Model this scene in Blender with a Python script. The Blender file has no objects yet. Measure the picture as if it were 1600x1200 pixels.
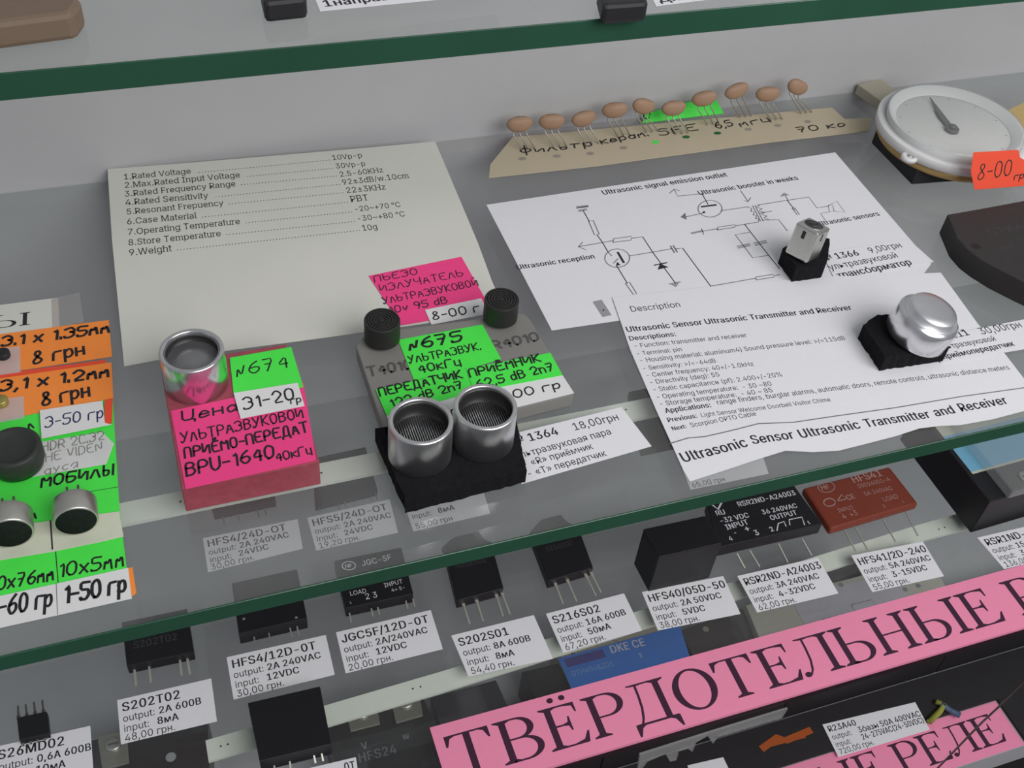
import bpy, bmesh, math, random
from mathutils import Vector, Matrix
from mathutils.geometry import tessellate_polygon
random.seed(7)
MM = 0.001
SC = bpy.context.scene
COL = SC.collection

# ------------------------------------------------------------------ camera
F_PX, PITCH, YAW, ROLL, CAM_H = 1722.237, 0.79259, 0.41364, 0.11782, 219.315   # mm above the middle glass shelf
_f = Vector((math.sin(YAW) * math.cos(PITCH), math.cos(YAW) * math.cos(PITCH), -math.sin(PITCH)))
_r0 = Vector((math.cos(YAW), -math.sin(YAW), 0))
_u0 = _r0.cross(_f)
_r = math.cos(ROLL) * _r0 + math.sin(ROLL) * _u0
_u = -math.sin(ROLL) * _r0 + math.cos(ROLL) * _u0
cam_d = bpy.data.cameras.new('camera')
cam = bpy.data.objects.new('camera', cam_d)
COL.objects.link(cam)
cam_d.sensor_width = 36.0
cam_d.lens = 36.0 * F_PX / 1600.0
cam_d.clip_start, cam_d.clip_end = 0.01, 20
M3 = Matrix((_r, _u, -_f)).transposed()
cam.matrix_world = Matrix.Translation((0, 0, CAM_H * MM)) @ M3.to_4x4()
SC.camera = cam

# ------------------------------------------------------------------ light and exposure
SC.view_settings.view_transform = 'Standard'
SC.view_settings.look = 'None'
SC.view_settings.exposure = 0.08
SC.view_settings.gamma = 1.0
SC.view_settings.use_curve_mapping = False
world = bpy.data.worlds.new('shop_room')
SC.world = world
world.use_nodes = True
_bg = world.node_tree.nodes['Background']
_bg.inputs[0].default_value = (0.90, 0.93, 1.0, 1)
_bg.inputs[1].default_value = 0.28


def lamp(name, loc, aim, size, size_y, power, col=(1, 1, 1)):
    d = bpy.data.lights.new(name, 'AREA')
    d.shape = 'RECTANGLE'
    d.size, d.size_y, d.energy, d.color = size, size_y, power, col
    o = bpy.data.objects.new(name, d)
    COL.objects.link(o)
    o.location = loc
    o.rotation_euler = (Vector(aim) - Vector(loc)).to_track_quat('-Z', 'Y').to_euler()
    o['kind'] = 'helper'
    return o


lamp('ceiling_lamp', (0.34, -0.30, 0.50), (0.17, 0.24, -0.04), 0.7, 0.45, 5.0, (1.0, 0.98, 0.97))

# ------------------------------------------------------------------ materials
MATS = {}


def mat(name, col, rough=0.6, metal=0.0, var=0.06, scale=400.0, bump=0.0, spec=0.4, trans=0.0, aniso=0.0):
    if name in MATS:
        return MATS[name]
    m = bpy.data.materials.new(name)
    m.use_nodes = True
    nt = m.node_tree
    p = nt.nodes['Principled BSDF']
    p.inputs['Roughness'].default_value = rough
    p.inputs['Metallic'].default_value = metal
    p.inputs['Specular IOR Level'].default_value = spec
    tc = nt.nodes.new('ShaderNodeTexCoord')
    nz = nt.nodes.new('ShaderNodeTexNoise')
    nz.inputs['Scale'].default_value = scale
    nz.inputs['Detail'].default_value = 4
    nt.links.new(tc.outputs['Object'], nz.inputs['Vector'])
    mx = nt.nodes.new('ShaderNodeMixRGB')
    mx.inputs[1].default_value = (*[c * (1 - var) for c in col], 1)
    mx.inputs[2].default_value = (*[min(1, c * (1 + var)) for c in col], 1)
    nt.links.new(nz.outputs['Fac'], mx.inputs[0])
    nt.links.new(mx.outputs[0], p.inputs['Base Color'])
    if bump:
        b = nt.nodes.new('ShaderNodeBump')
        b.inputs['Strength'].default_value = bump
        b.inputs['Distance'].default_value = 0.0005
        nt.links.new(nz.outputs['Fac'], b.inputs['Height'])
        nt.links.new(b.outputs[0], p.inputs['Normal'])
    if trans:
        t = nt.nodes.new('ShaderNodeBsdfTransparent')
        t.inputs[0].default_value = (0.95, 0.97, 0.96, 1)
        ms = nt.nodes.new('ShaderNodeMixShader')
        ms.inputs[0].default_value = trans
        nt.links.new(p.outputs[0], ms.inputs[1])
        nt.links.new(t.outputs[0], ms.inputs[2])
        nt.links.new(ms.outputs[0], nt.nodes['Material Output'].inputs[0])
    MATS[name] = m
    return m


def clear_mat(name, tint, dust, dust_col=(0.8, 0.8, 0.8), rough=0.03):
    """clear sheet: see-through, a fresnel gloss and a film of dust"""
    if name in MATS:
        return MATS[name]
    m = bpy.data.materials.new(name)
    m.use_nodes = True
    nt = m.node_tree
    for n in list(nt.nodes):
        if n.type == 'BSDF_PRINCIPLED':
            nt.nodes.remove(n)
    out = nt.nodes['Material Output']
    tr = nt.nodes.new('ShaderNodeBsdfTransparent'); tr.inputs[0].default_value = (*tint, 1)
    df = nt.nodes.new('ShaderNodeBsdfDiffuse'); df.inputs[0].default_value = (*dust_col, 1)
    gl = nt.nodes.new('ShaderNodeBsdfGlossy'); gl.inputs['Roughness'].default_value = rough
    tc = nt.nodes.new('ShaderNodeTexCoord')
    nz = nt.nodes.new('ShaderNodeTexNoise'); nz.inputs['Scale'].default_value = 60; nz.inputs['Detail'].default_value = 6
    nt.links.new(tc.outputs['Object'], nz.inputs['Vector'])
    mr = nt.nodes.new('ShaderNodeMapRange')
    mr.inputs[1].default_value, mr.inputs[2].default_value = 0.3, 0.7
    mr.inputs[3].default_value, mr.inputs[4].default_value = dust * 0.85, dust * 1.15
    nt.links.new(nz.outputs['Fac'], mr.inputs[0])
    a = nt.nodes.new('ShaderNodeMixShader'); b = nt.nodes.new('ShaderNodeMixShader')
    lw = nt.nodes.new('ShaderNodeLayerWeight'); lw.inputs[0].default_value = 0.5
    pw = nt.nodes.new('ShaderNodeMath'); pw.operation = 'POWER'; pw.inputs[1].default_value = 5.0
    fr = nt.nodes.new('ShaderNodeMath'); fr.operation = 'MULTIPLY_ADD'; fr.inputs[1].default_value = 0.96; fr.inputs[2].default_value = 0.04
    nt.links.new(lw.outputs['Facing'], pw.inputs[0]); nt.links.new(pw.outputs[0], fr.inputs[0])
    nt.links.new(mr.outputs[0], a.inputs[0])
    nt.links.new(tr.outputs[0], a.inputs[1]); nt.links.new(df.outputs[0], a.inputs[2])
    nt.links.new(fr.outputs[0], b.inputs[0])
    nt.links.new(a.outputs[0], b.inputs[1]); nt.links.new(gl.outputs[0], b.inputs[2])
    nt.links.new(b.outputs[0], out.inputs[0])
    MATS[name] = m
    return m


INK = mat('printed_ink', (0.018, 0.018, 0.022), 0.7)
MARK = mat('marker_ink', (0.015, 0.013, 0.016), 0.6)
GREYINK = mat('grey_toner', (0.16, 0.16, 0.17), 0.7)
FAINT = mat('faint_toner', (0.30, 0.30, 0.31), 0.7)
PAPER = mat('white_paper', (0.74, 0.74, 0.77), 0.75, var=0.02)
OLDPAPER = mat('yellowed_paper', (0.63, 0.63, 0.575), 0.75, var=0.05, scale=40)
TAG = mat('white_tag_paper', (0.72, 0.72, 0.72), 0.7, var=0.03)
GREEN = mat('fluorescent_green_paper', (0.07, 0.80, 0.075), 0.6, var=0.04)
PINK = mat('hot_pink_paper', (0.86, 0.055, 0.24), 0.6, var=0.04)
ORANGE = mat('orange_paper', (0.93, 0.27, 0.045), 0.6, var=0.05)
RED = mat('red_orange_paper', (0.80, 0.075, 0.03), 0.6, var=0.05)
SIGN = mat('rose_pink_paper', (0.86, 0.27, 0.43), 0.65, var=0.03)
SIGNINK = mat('sign_ink', (0.045, 0.012, 0.035), 0.6)
BLACK = mat('black_epoxy', (0.010, 0.010, 0.013), 0.45, var=0.2)
BLACK2 = mat('black_moulding', (0.016, 0.016, 0.019), 0.5, var=0.2)
FOAM = mat('black_foam', (0.011, 0.011, 0.013), 0.95, var=0.4, scale=900, bump=0.3, spec=0.1)
ALU = mat('brushed_aluminium', (0.74, 0.74, 0.76), 0.24, 1.0, var=0.04, scale=600)
ALU_R = mat('satin_aluminium', (0.76, 0.75, 0.76), 0.32, 1.0, var=0.03)
ALU_D = mat('dull_aluminium', (0.52, 0.52, 0.53), 0.42, 1.0, var=0.08)
TIN = mat('tinned_steel', (0.62, 0.62, 0.58), 0.35, 1.0, var=0.1)
LEG = mat('solder_coated_lead', (0.50, 0.49, 0.43), 0.45, 0.7, var=0.1)
LEGD = mat('dark_lead', (0.12, 0.12, 0.11), 0.5, 0.5, var=0.1)
WHITEINK = mat('white_print', (0.62, 0.62, 0.66), 0.7)
GREYPRINT = mat('grey_print', (0.20, 0.21, 0.23), 0.7)
FAINTPRINT = mat('faint_print', (0.05, 0.05, 0.055), 0.7)


# ------------------------------------------------------------------ geometry of the place, all in mm
Z1, Z0, ZL, Z3 = 102.76, 0.0, -122.5, -268.0     # tops of the upper, middle, lower glass shelves and the base board
Y_WALL = 317.75


def ray(x, y):
    return _r * ((x - 800) / F_PX) - _u * ((y - 600) / F_PX) + _f


def U(x, y, z=0.0):
    """photo pixel -> the point of the level plane z it shows"""
    d = ray(x, y)
    t = (z - CAM_H) / d.z
    return Vector((d.x * t, d.y * t, z))


def V(x, y, Y):
    """photo pixel -> the point of the upright plane y=Y it shows"""
    d = ray(x, y)
    t = Y / d.y
    return Vector((d.x * t, Y, CAM_H + d.z * t))


def on_plane(plane, x, y):
    p0, n = plane
    d = ray(x, y)
    o = Vector((0, 0, CAM_H))
    return o + d * ((p0 - o).dot(n) / d.dot(n))


def tag(o, label, cat, group=None, kind=None):
    if label: o['label'] = label
    if cat: o['category'] = cat
    if group: o['group'] = group
    if kind: o['kind'] = kind
    return o


def root(name, loc, label, cat, group=None):
    o = bpy.data.objects.new(name, None)
    o.empty_display_size = 0.005
    COL.objects.link(o)
    o.location = Vector(loc) * MM
    o['_o'] = tuple(loc)
    return tag(o, label, cat, group)


class B:
    """collects shapes given in mm world coordinates; build() links them as ONE mesh object"""

    def __init__(self, *mats):
        self.bm = bmesh.new()
        self.mats = list(mats)

    def mi(self, m):
        if m not in self.mats:
            self.mats.append(m)
        return self.mats.index(m)

    def face(self, pts, m, smooth=False):
        vs = [self.bm.verts.new(p) for p in pts]
        try:
            f = self.bm.faces.new(vs)
        except ValueError:
            return None
        f.material_index = self.mi(m)
        f.smooth = smooth
        return f

    def prism(self, top, depth, m, side=None, taper=0.0):
        """top: ccw or cw outline (3-D); extruded down by depth mm"""
        top = [Vector(p) for p in top]
        n = Vector((0, 0, 0))
        for i in range(len(top)):
            a, b = top[i], top[(i + 1) % len(top)]
            n += Vector(((a.y - b.y) * (a.z + b.z), (a.z - b.z) * (a.x + b.x), (a.x - b.x) * (a.y + b.y)))
        if n.z < 0:
            top.reverse()
        c = sum(top, Vector()) / len(top)
        bot = [Vector((p.x + (p.x - c.x) * taper, p.y + (p.y - c.y) * taper, p.z - depth)) for p in top]
        tv = [self.bm.verts.new(p) for p in top]
        bv = [self.bm.verts.new(p) for p in bot]
        k, ks = self.mi(m), self.mi(side or m)
        f = self.bm.faces.new(tv); f.material_index = k
        f = self.bm.faces.new(list(reversed(bv))); f.material_index = ks
        L = len(top)
        for i in range(L):
            j = (i + 1) % L
            f = self.bm.faces.new((tv[i], bv[i], bv[j], tv[j])); f.material_index = ks
        return tv, bv

    def box(self, c, sx, sy, sz, m, M=None):
        """centre, full sizes"""
        c = Vector(c)
        P = []
        for z in (-.5, .5):
            for x, y in ((-.5, -.5), (.5, -.5), (.5, .5), (-.5, .5)):
                p = Vector((x * sx, y * sy, z * sz))
                P.append(self.bm.verts.new(c + (M @ p if M else p)))
        for q in ((3, 2, 1, 0), (4, 5, 6, 7), (0, 1, 5, 4), (1, 2, 6, 5), (2, 3, 7, 6), (3, 0, 4, 7)):
            f = self.bm.faces.new([P[i] for i in q]); f.material_index = self.mi(m)

    def bar(self, a, b, w, h, m, up=Vector((0, 0, 1))):
        a, b = Vector(a), Vector(b)
        d = (b - a); L = d.length; d.normalize()
        s = d.cross(up)
        if s.length < 1e-4:
            s = d.cross(Vector((1, 0, 0)))
        s.normalize(); t = s.cross(d)
        M = Matrix((s, d, t)).transposed()
        self.box((a + b) / 2, w, L, h, m, M)

    def tube(self, pts, r, m, seg=8, smooth=True):
        pts = [Vector(p) for p in pts]
        rings = []
        for i, p in enumerate(pts):
            d = (pts[min(i + 1, len(pts) - 1)] - pts[max(i - 1, 0)]).normalized()
            s = d.cross(Vector((0, 0, 1)))
            if s.length < 1e-3: s = d.cross(Vector((1, 0, 0)))
            s.normalize(); t = s.cross(d)
            rings.append([self.bm.verts.new(p + r * (math.cos(a) * s + math.sin(a) * t)) for a in [2 * math.pi * k / seg for k in range(seg)]])
        k = self.mi(m)
        for a, b in zip(rings, rings[1:]):
            for i in range(seg):
                f = self.bm.faces.new((a[i], a[(i + 1) % seg], b[(i + 1) % seg], b[i])); f.material_index = k; f.smooth = smooth
        for rg in (rings[0], rings[-1]):
            f = self.bm.faces.new(rg); f.material_index = k

    def lathe(self, prof, c, m, seg=64, M=None, smooth=True, rib=None):
        """prof: list of (r,z) or (r,z,material)"""
        c = Vector(c)
        rings = []
        for q in prof:
            r, z = q[0], q[1]
            if r < 1e-6:
                p = Vector((0, 0, z)); rings.append([self.bm.verts.new(c + (M @ p if M else p))])
            else:
                rg = []
                for k in range(seg):
                    a = 2 * math.pi * k / seg
                    p = Vector((r * math.cos(a), r * math.sin(a), z))
                    rg.append(self.bm.verts.new(c + (M @ p if M else p)))
                rings.append(rg)
        for i, (a, b) in enumerate(zip(rings, rings[1:])):
            k = self.mi(prof[i + 1][2] if len(prof[i + 1]) > 2 else m)
            for j in range(seg):
                j2 = (j + 1) % seg
                if len(a) == 1 and len(b) == 1: continue
                if len(a) == 1: vs = (a[0], b[j2], b[j])
                elif len(b) == 1: vs = (a[j], a[j2], b[0])
                else: vs = (a[j], a[j2], b[j2], b[j])
                try:
                    f = self.bm.faces.new(vs); f.material_index = k; f.smooth = smooth
                except ValueError:
                    pass

    # -------- writing
    def stamp(self, verts, faces, A, e1, e2, sx, sy, m, up=Vector((0, 0, 1)), lift=0.04):
        k = self.mi(m)
        vs = [self.bm.verts.new(A + e1 * (v[0] * sx) + e2 * (v[1] * sy) + up * (lift + v[2])) for v in verts]
        for f in faces:
            try:
                q = self.bm.faces.new([vs[i] for i in f]); q.material_index = k
            except ValueError:
                pass

    def text(self, s, A, Bp, m=None, bold=False, cap=None, lift=0.04, e2=None, serif=False):
        """printed line whose baseline runs from A to Bp (mm points)"""
        verts, faces, w = font_mesh(s, bold, serif)
        A, Bp = Vector(A), Vector(Bp)
        d = Bp - A
        e1 = d.normalized()
        sx = d.length / w
        if e2 is None: e2 = Vector((-e1.y, e1.x, 0))
        sy = sx * (1.35 if serif else 1.14) if cap is None else cap / 0.728
        self.stamp(verts, faces, A, e1, e2, sx, sy, m or INK, e1.cross(e2).normalized(), lift)

    def hand(self, s, A, Bp, m=None, cap=None, pen=0.5, lift=0.05, e2=None, jit=0.25):
        """hand-written line from A to Bp, pen width in mm"""
        A, Bp = Vector(A), Vector(Bp)
        d = Bp - A
        e1 = d.normalized()
        if e2 is None: e2 = Vector((-e1.y, e1.x, 0))
        lines, w = hand_lines(s, jit)
        sx = d.length / w
        sy = sx * 1.0 if cap is None else cap / 9.0
        up = e1.cross(e2).normalized()
        for n, pl in enumerate(lines):
            P = [A + e1 * (x * sx) + e2 * (y * sy) for x, y in pl]
            self.stroke(P, pen, m or MARK, up, lift + 0.002 * (n % 5))

    def stroke(self, P, w, m, up=Vector((0, 0, 1)), lift=0.05):
        P = [Vector(p) for p in P]
        if len(P) == 1:
            P.append(P[0] + Vector((0.01, 0, 0)))
        k = self.mi(m)
        L, R = [], []
        for i, p in enumerate(P):
            d = P[min(i + 1, len(P) - 1)] - P[max(i - 1, 0)]
            if d.length < 1e-6: d = Vector((1, 0, 0))
            d.normalize()
            n = up.cross(d)
            q = p - d * (w * .45) if i == 0 else p + d * (w * .45) if i == len(P) - 1 else p
            L.append(self.bm.verts.new(q + n * w / 2 + up * lift)); R.append(self.bm.verts.new(q - n * w / 2 + up * lift))
        for i in range(len(P) - 1):
            try:
                f = self.bm.faces.new((L[i], R[i], R[i + 1], L[i + 1])); f.material_index = k
            except ValueError:
                pass

    def bevel(self, w, seg=2, sel=None):
        es = [e for e in self.bm.edges if (sel is None or sel(e))]
        bmesh.ops.bevel(self.bm, geom=es, offset=w, segments=seg, affect='EDGES', profile=.5, clamp_overlap=True)

    def build(self, name, parent=None, loc=None):
        me = bpy.data.meshes.new(name)
        if loc is None:
            if parent is not None:
                loc = Vector(parent['_o'])
            else:
                xs = [v.co for v in self.bm.verts]
                loc = Vector(((min(p.x for p in xs) + max(p.x for p in xs)) / 2, (min(p.y for p in xs) + max(p.y for p in xs)) / 2, min(p.z for p in xs)))
        loc = Vector(loc)
        for v in self.bm.verts:
            v.co = (v.co - loc) * MM
        self.bm.to_mesh(me)
        self.bm.free()
        for m in self.mats:
            me.materials.append(m)
        o = bpy.data.objects.new(name, me)
        COL.objects.link(o)
        if parent is not None:
            o.parent = parent
            o.location = (loc - Vector(parent['_o'])) * MM
        else:
            o.location = loc * MM
        o['_o'] = tuple(loc)
        return o


# outlines of the printed sans-serif letters: advance, then contours x,y,x,y,... in thousandths of an em
GLYPHS = {
    '%': [967, [251,405,208,410,172,425,144,449,124,480,111,515,107,555,107,590,111,629,124,665,145,695,173,719,209,735,251,740,294,735,330,719,358,695,378,665,390,629,394,590,394,555,390,515,378,480,357,449,329,425,294,410], [251,469,283,475,304,494,316,522,320,555,320,590,304,650,283,670,251,676,220,670,198,650,186,622,182,590,182,555,186,522,198,494,219,475], [717,-14,674,-9,639,7,610,30,590,61,577,97,573,136,573,171,577,211,590,246,611,277,639,301,675,316,717,321,760,316,796,301,824,277,844,246,856,211,860,171,860,136,856,97,843,61,823,30,795,7,760,-9], [717,50,749,56,770,76,782,104,786,136,786,171,770,232,749,251,717,258,686,251,664,232,652,204,648,171,648,136,652,104,664,76,685,56], [190,0,690,728,773,728,273,0]],
    '(': [391, [128,296,144,463,188,631,253,771,338,771,273,613,231,449,216,296,229,164,269,23,338,-137,253,-137,198,-31,159,78,135,187]],
    ')': [391, [53,-137,123,26,162,166,174,296,160,449,118,613,53,771,138,771,203,631,247,463,263,296,255,186,231,76,192,-32,138,-137]],
    '+': [648, [283,49,283,520,365,520,365,49], [88,246,88,323,559,323,559,246]],
    ',': [269, [54,-171,97,102,196,102,121,-171]],
    '-': [648, [482,350,482,269,163,269,163,350]],
    '.': [269, [136,-6,111,-2,90,13,76,34,71,59,76,84,90,105,111,119,136,124,162,119,183,105,197,84,202,59,197,34,183,13,162,-2]],
    '/': [357, [336,762,102,-109,21,-109,255,762]],
    '0': [648, [324,-10,249,1,186,34,135,88,98,162,76,254,68,364,76,473,99,565,136,639,187,693,250,727,324,738,399,727,462,693,513,639,550,565,572,473,580,364,572,254,550,162,513,88,463,34,400,1], [324,71,374,80,415,106,448,148,472,206,487,278,492,364,487,450,472,522,448,580,415,623,374,649,324,658,275,649,233,623,200,580,176,522,161,450,156,364,161,278,176,206,200,148,233,106,275,80]],
    '1': [648, [109,0,109,78,559,78,559,0], [395,728,395,0,304,0,304,642,300,642,123,512,123,611,284,728]],
    '2': [648, [91,0,91,68,335,327,404,404,445,467,458,532,454,568,440,599,419,624,391,642,320,658,280,653,246,640,219,619,199,592,186,558,182,518,94,518,101,579,123,633,158,677,205,710,260,731,322,738,384,731,438,711,483,679,517,637,538,588,545,533,531,455,481,370,382,257,218,86,218,81,557,81,557,0]],
    '3': [648, [312,-10,248,-4,190,14,140,43,100,82,74,131,63,189,156,189,164,154,181,125,206,101,236,85,313,71,394,87,426,106,450,133,466,167,471,207,466,246,452,281,428,311,393,334,347,349,288,354,224,354,224,428,412,642,412,647,100,647,100,728,533,728,533,659,302,398,302,413,377,413,441,395,493,362,531,318,554,266,562,207,554,147,530,95,492,51,442,18,381,-3]],
    '4': [648, [57,151,57,227,353,728,445,728,155,237,155,233,591,233,591,151], [403,0,403,173,403,209,403,454,491,454,491,0]],
    '5': [648, [317,-10,255,-3,200,16,154,46,118,86,95,133,86,187,175,187,182,155,197,127,248,86,317,71,358,77,395,92,426,117,450,149,464,188,469,232,464,277,449,316,425,350,393,375,355,391,312,396,240,384,183,352,96,362,137,728,524,728,524,647,215,647,192,431,195,431,254,465,328,477,376,473,420,459,460,437,494,408,521,372,542,331,555,284,559,234,552,167,528,108,491,59,442,22,383,-2]],
    '6': [648, [324,-10,260,-2,203,21,157,58,121,107,98,165,91,232,97,285,114,342,196,487,361,728,461,728,216,374,208,374,236,412,280,439,336,450,398,443,452,422,496,388,529,343,550,288,557,225,549,161,526,104,490,56,444,21,388,-2], [324,69,364,74,399,90,428,114,450,145,464,183,469,225,464,268,450,305,428,336,399,360,364,375,324,380,284,375,249,360,219,337,197,306,183,269,179,227,183,183,197,145,219,114,249,90,284,74]],
    '7': [648, [139,0,463,642,463,647,89,647,89,728,559,728,559,642,236,0]],
    '8': [648, [324,-10,255,-3,194,16,144,47,106,88,82,138,74,193,79,238,93,279,115,315,145,345,179,367,218,379,218,382,170,403,133,440,109,489,101,544,108,597,129,644,164,683,209,713,263,731,324,738,384,731,438,713,483,683,517,644,539,597,546,544,538,489,514,441,477,403,430,382,430,379,468,367,503,345,532,315,554,279,569,238,574,193,566,138,542,88,504,47,453,16,393,-3], [324,70,369,74,407,86,439,105,462,131,477,162,482,198,477,237,461,270,437,298,405,319,367,332,324,337,281,332,242,319,210,298,186,270,170,237,165,198,170,162,184,131,208,105,239,86,278,74], [324,414,392,430,419,448,439,473,452,503,457,537,453,572,440,601,420,625,394,643,324,658,254,643,227,625,207,601,194,572,190,537,194,503,207,473,227,448,254,430]],
    '9': [648, [323,738,388,730,444,707,491,670,526,621,549,563,557,496,551,443,533,386,451,241,287,0,187,0,431,354,440,354,411,316,367,289,312,278,250,285,196,306,152,340,119,385,98,440,91,503,98,568,121,624,157,672,204,707,260,730], [323,659,284,654,249,638,220,614,198,583,184,545,179,503,184,460,198,423,220,392,249,368,284,353,323,348,364,353,399,368,428,391,450,422,464,459,469,501,464,545,450,583,428,614,399,638,364,654]],
    ':': [269, [136,-6,111,-2,90,13,76,34,71,59,76,84,90,105,111,119,136,124,162,119,183,105,197,84,202,59,197,34,183,13,162,-2], [136,387,111,392,90,407,76,428,71,452,76,478,90,499,111,513,136,518,162,513,183,499,197,478,202,452,197,428,183,407,162,392]],
    ';': [269, [54,-171,97,102,196,102,121,-171], [148,387,123,392,102,407,87,428,83,452,87,478,102,499,123,513,148,518,173,513,194,499,209,478,214,452,209,428,194,407,173,392]],
    '<': [648, [93,254,93,315,555,548,555,452,203,286,206,292,206,278,203,283,555,116,555,21]],
    '=': [648, [104,350,104,431,545,431,545,350], [104,139,104,219,545,219,545,139]],
    '>': [648, [554,254,93,21,93,116,444,283,441,278,441,292,444,286,93,452,93,548,554,315]],
    'A': [686, [23,0,288,728,395,728,663,0,565,0,411,433,378,533,332,685,351,685,305,531,273,433,122,0], [157,203,157,284,529,284,529,203]],
    'B': [653, [86,0,86,728,345,728,414,722,471,702,514,672,545,632,564,586,570,535,566,493,553,458,510,409,450,382,450,375,485,368,520,351,551,325,576,291,592,247,598,195,592,142,573,96,540,56,493,26,431,6,353,0], [178,82,350,82,423,90,472,114,499,151,509,195,504,231,490,263,468,291,437,312,400,326,355,330,178,330], [178,408,341,408,412,424,441,442,462,467,476,497,481,533,472,577,447,614,405,638,343,646,178,646]],
    'C': [730, [383,-10,294,2,215,36,150,91,100,165,68,256,58,364,68,471,100,563,150,637,215,692,294,726,383,738,487,722,534,702,575,674,611,640,641,599,663,552,677,498,584,498,557,565,511,613,451,642,383,652,319,644,263,619,215,577,179,521,156,449,148,364,156,278,179,207,216,150,263,109,319,84,383,76,451,86,511,115,557,164,584,230,677,230,663,177,641,130,612,89,576,54,534,27,487,7,437,-6]],
    'D': [719, [313,0,137,0,137,82,307,82,389,90,455,116,506,157,542,213,564,283,571,365,564,447,543,516,507,572,457,613,394,638,316,646,133,646,133,728,322,728,421,717,504,685,571,632,620,560,650,470,661,365,650,260,620,170,570,97,502,44,416,11], [178,728,178,0,86,0,86,728]],
    'E': [599, [86,0,86,728,533,728,533,646,178,646,178,409,509,409,509,327,178,327,178,82,537,82,537,0]],
    'F': [587, [86,0,86,728,528,728,528,646,178,646,178,398,495,398,495,317,178,317,178,0]],
    'G': [745, [385,-10,293,2,214,36,148,91,99,165,68,257,58,364,68,471,99,563,148,637,213,692,291,726,379,738,435,733,487,721,535,700,577,672,613,637,643,596,665,550,679,499,584,499,554,563,510,611,451,642,380,652,318,644,262,619,215,578,179,521,156,449,148,364,156,278,179,207,216,151,264,109,321,84,385,76,442,82,493,102,535,134,567,176,587,229,594,290,621,285,405,285,405,366,684,366,684,286,674,202,645,130,599,71,539,27,467,-1]],
    'H': [740, [86,0,86,728,178,728,178,413,561,413,561,728,654,728,654,0,561,0,561,332,178,332,178,0]],
    'I': [430, [44,0,44,82,169,82,169,646,44,646,44,728,385,728,385,646,261,646,261,82,385,82,385,0]],
    'J': [567, [265,-10,177,4,108,47,63,116,47,208,47,247,140,247,140,208,148,149,174,106,214,80,265,71,315,80,355,106,380,149,389,208,389,728,481,728,481,208,466,116,421,47,352,4]],
    'K': [668, [150,208,150,309,199,374,250,434,303,492,520,728,642,728,331,395,326,395], [86,0,86,728,178,728,178,478,177,322,178,277,178,0], [533,0,269,371,326,443,642,0]],
    'L': [562, [86,0,86,728,178,728,178,82,517,82,517,0]],
    'M': [899, [86,0,86,728,217,728,397,268,411,227,428,175,446,120,460,70,440,70,455,118,472,173,490,226,504,268,682,728,813,728,813,0,722,0,722,416,722,468,723,528,724,591,726,654,734,654,712,586,690,519,669,460,652,416,489,0,409,0,244,416,228,459,207,517,185,583,160,654,170,654,172,595,173,532,174,470,174,416,174,0]],
    'N': [749, [86,0,86,728,195,728,491,261,519,216,555,153,592,79,579,77,573,155,571,225,571,279,571,728,663,728,663,0,554,0,289,415,254,473,212,545,154,647,171,649,175,549,178,469,179,416,179,0]],
    'O': [763, [382,-10,293,2,215,36,150,91,100,165,68,256,58,364,68,471,100,563,150,637,215,692,293,726,382,738,471,726,549,692,614,637,664,563,695,471,706,364,695,256,664,165,614,91,549,36,471,2], [382,76,444,84,500,109,548,150,584,206,608,278,616,364,608,450,584,522,548,578,500,619,444,644,382,652,320,644,264,619,216,578,179,521,156,450,148,364,156,278,179,206,216,150,264,109,320,84]],
    'P': [636, [86,0,86,728,337,728,413,720,476,697,524,662,558,615,578,559,585,497,578,436,558,380,524,333,476,297,413,273,337,266,156,266,156,347,333,347,384,352,425,366,456,390,477,420,489,457,493,497,489,538,477,575,455,605,425,628,384,642,332,647,178,647,178,0]],
    'Q': [763, [351,228,448,228,529,121,549,93,670,-68,574,-68,494,38,474,65], [382,-10,293,2,215,36,150,91,100,165,68,256,58,364,68,471,100,563,150,637,215,692,293,726,382,738,471,726,549,692,614,637,664,563,695,471,706,364,695,256,664,165,614,91,549,36,471,2], [382,76,444,84,500,109,548,150,584,206,608,278,616,364,608,450,584,522,548,578,500,619,444,644,382,652,320,644,264,619,216,578,179,521,156,450,148,364,156,278,179,206,216,150,264,109,320,84]],
    'R': [642, [86,0,86,728,338,728,414,721,477,699,525,665,559,620,579,565,586,504,579,442,559,388,525,344,476,311,414,290,338,283,138,283,138,365,334,365,385,369,426,382,457,402,478,430,490,464,494,504,490,544,478,579,456,608,426,629,385,642,333,647,178,647,178,0], [505,0,329,328,433,328,612,0]],
    'S': [639, [320,-13,246,-6,182,13,131,44,91,86,66,137,55,195,150,195,158,157,177,126,204,101,238,84,320,70,367,74,409,86,444,105,471,131,489,163,494,199,490,231,475,256,423,293,350,318,263,343,183,373,123,414,87,467,74,533,83,591,107,641,146,682,197,712,257,731,325,738,393,731,452,712,502,682,540,642,564,594,574,541,483,541,467,589,432,626,383,649,322,656,278,652,239,641,208,623,184,599,170,570,165,537,170,504,187,477,242,441,304,420,378,400,446,377,513,340,565,283,579,244,584,198,577,142,553,91,515,48,463,15,397,-6]],
    'T': [642, [45,646,45,728,597,728,597,646,367,646,367,0,276,0,276,646]],
    'U': [740, [370,-12,290,-3,220,22,164,62,121,114,95,177,86,248,86,728,178,728,178,255,184,206,201,162,230,125,268,97,315,80,370,74,426,80,473,97,511,125,539,162,556,206,562,255,562,728,654,728,654,248,645,177,619,114,577,62,520,22,451,-3]],
    'V': [686, [292,0,23,728,121,728,275,295,308,197,355,44,336,44,382,198,414,295,565,728,663,728,398,0]],
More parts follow.
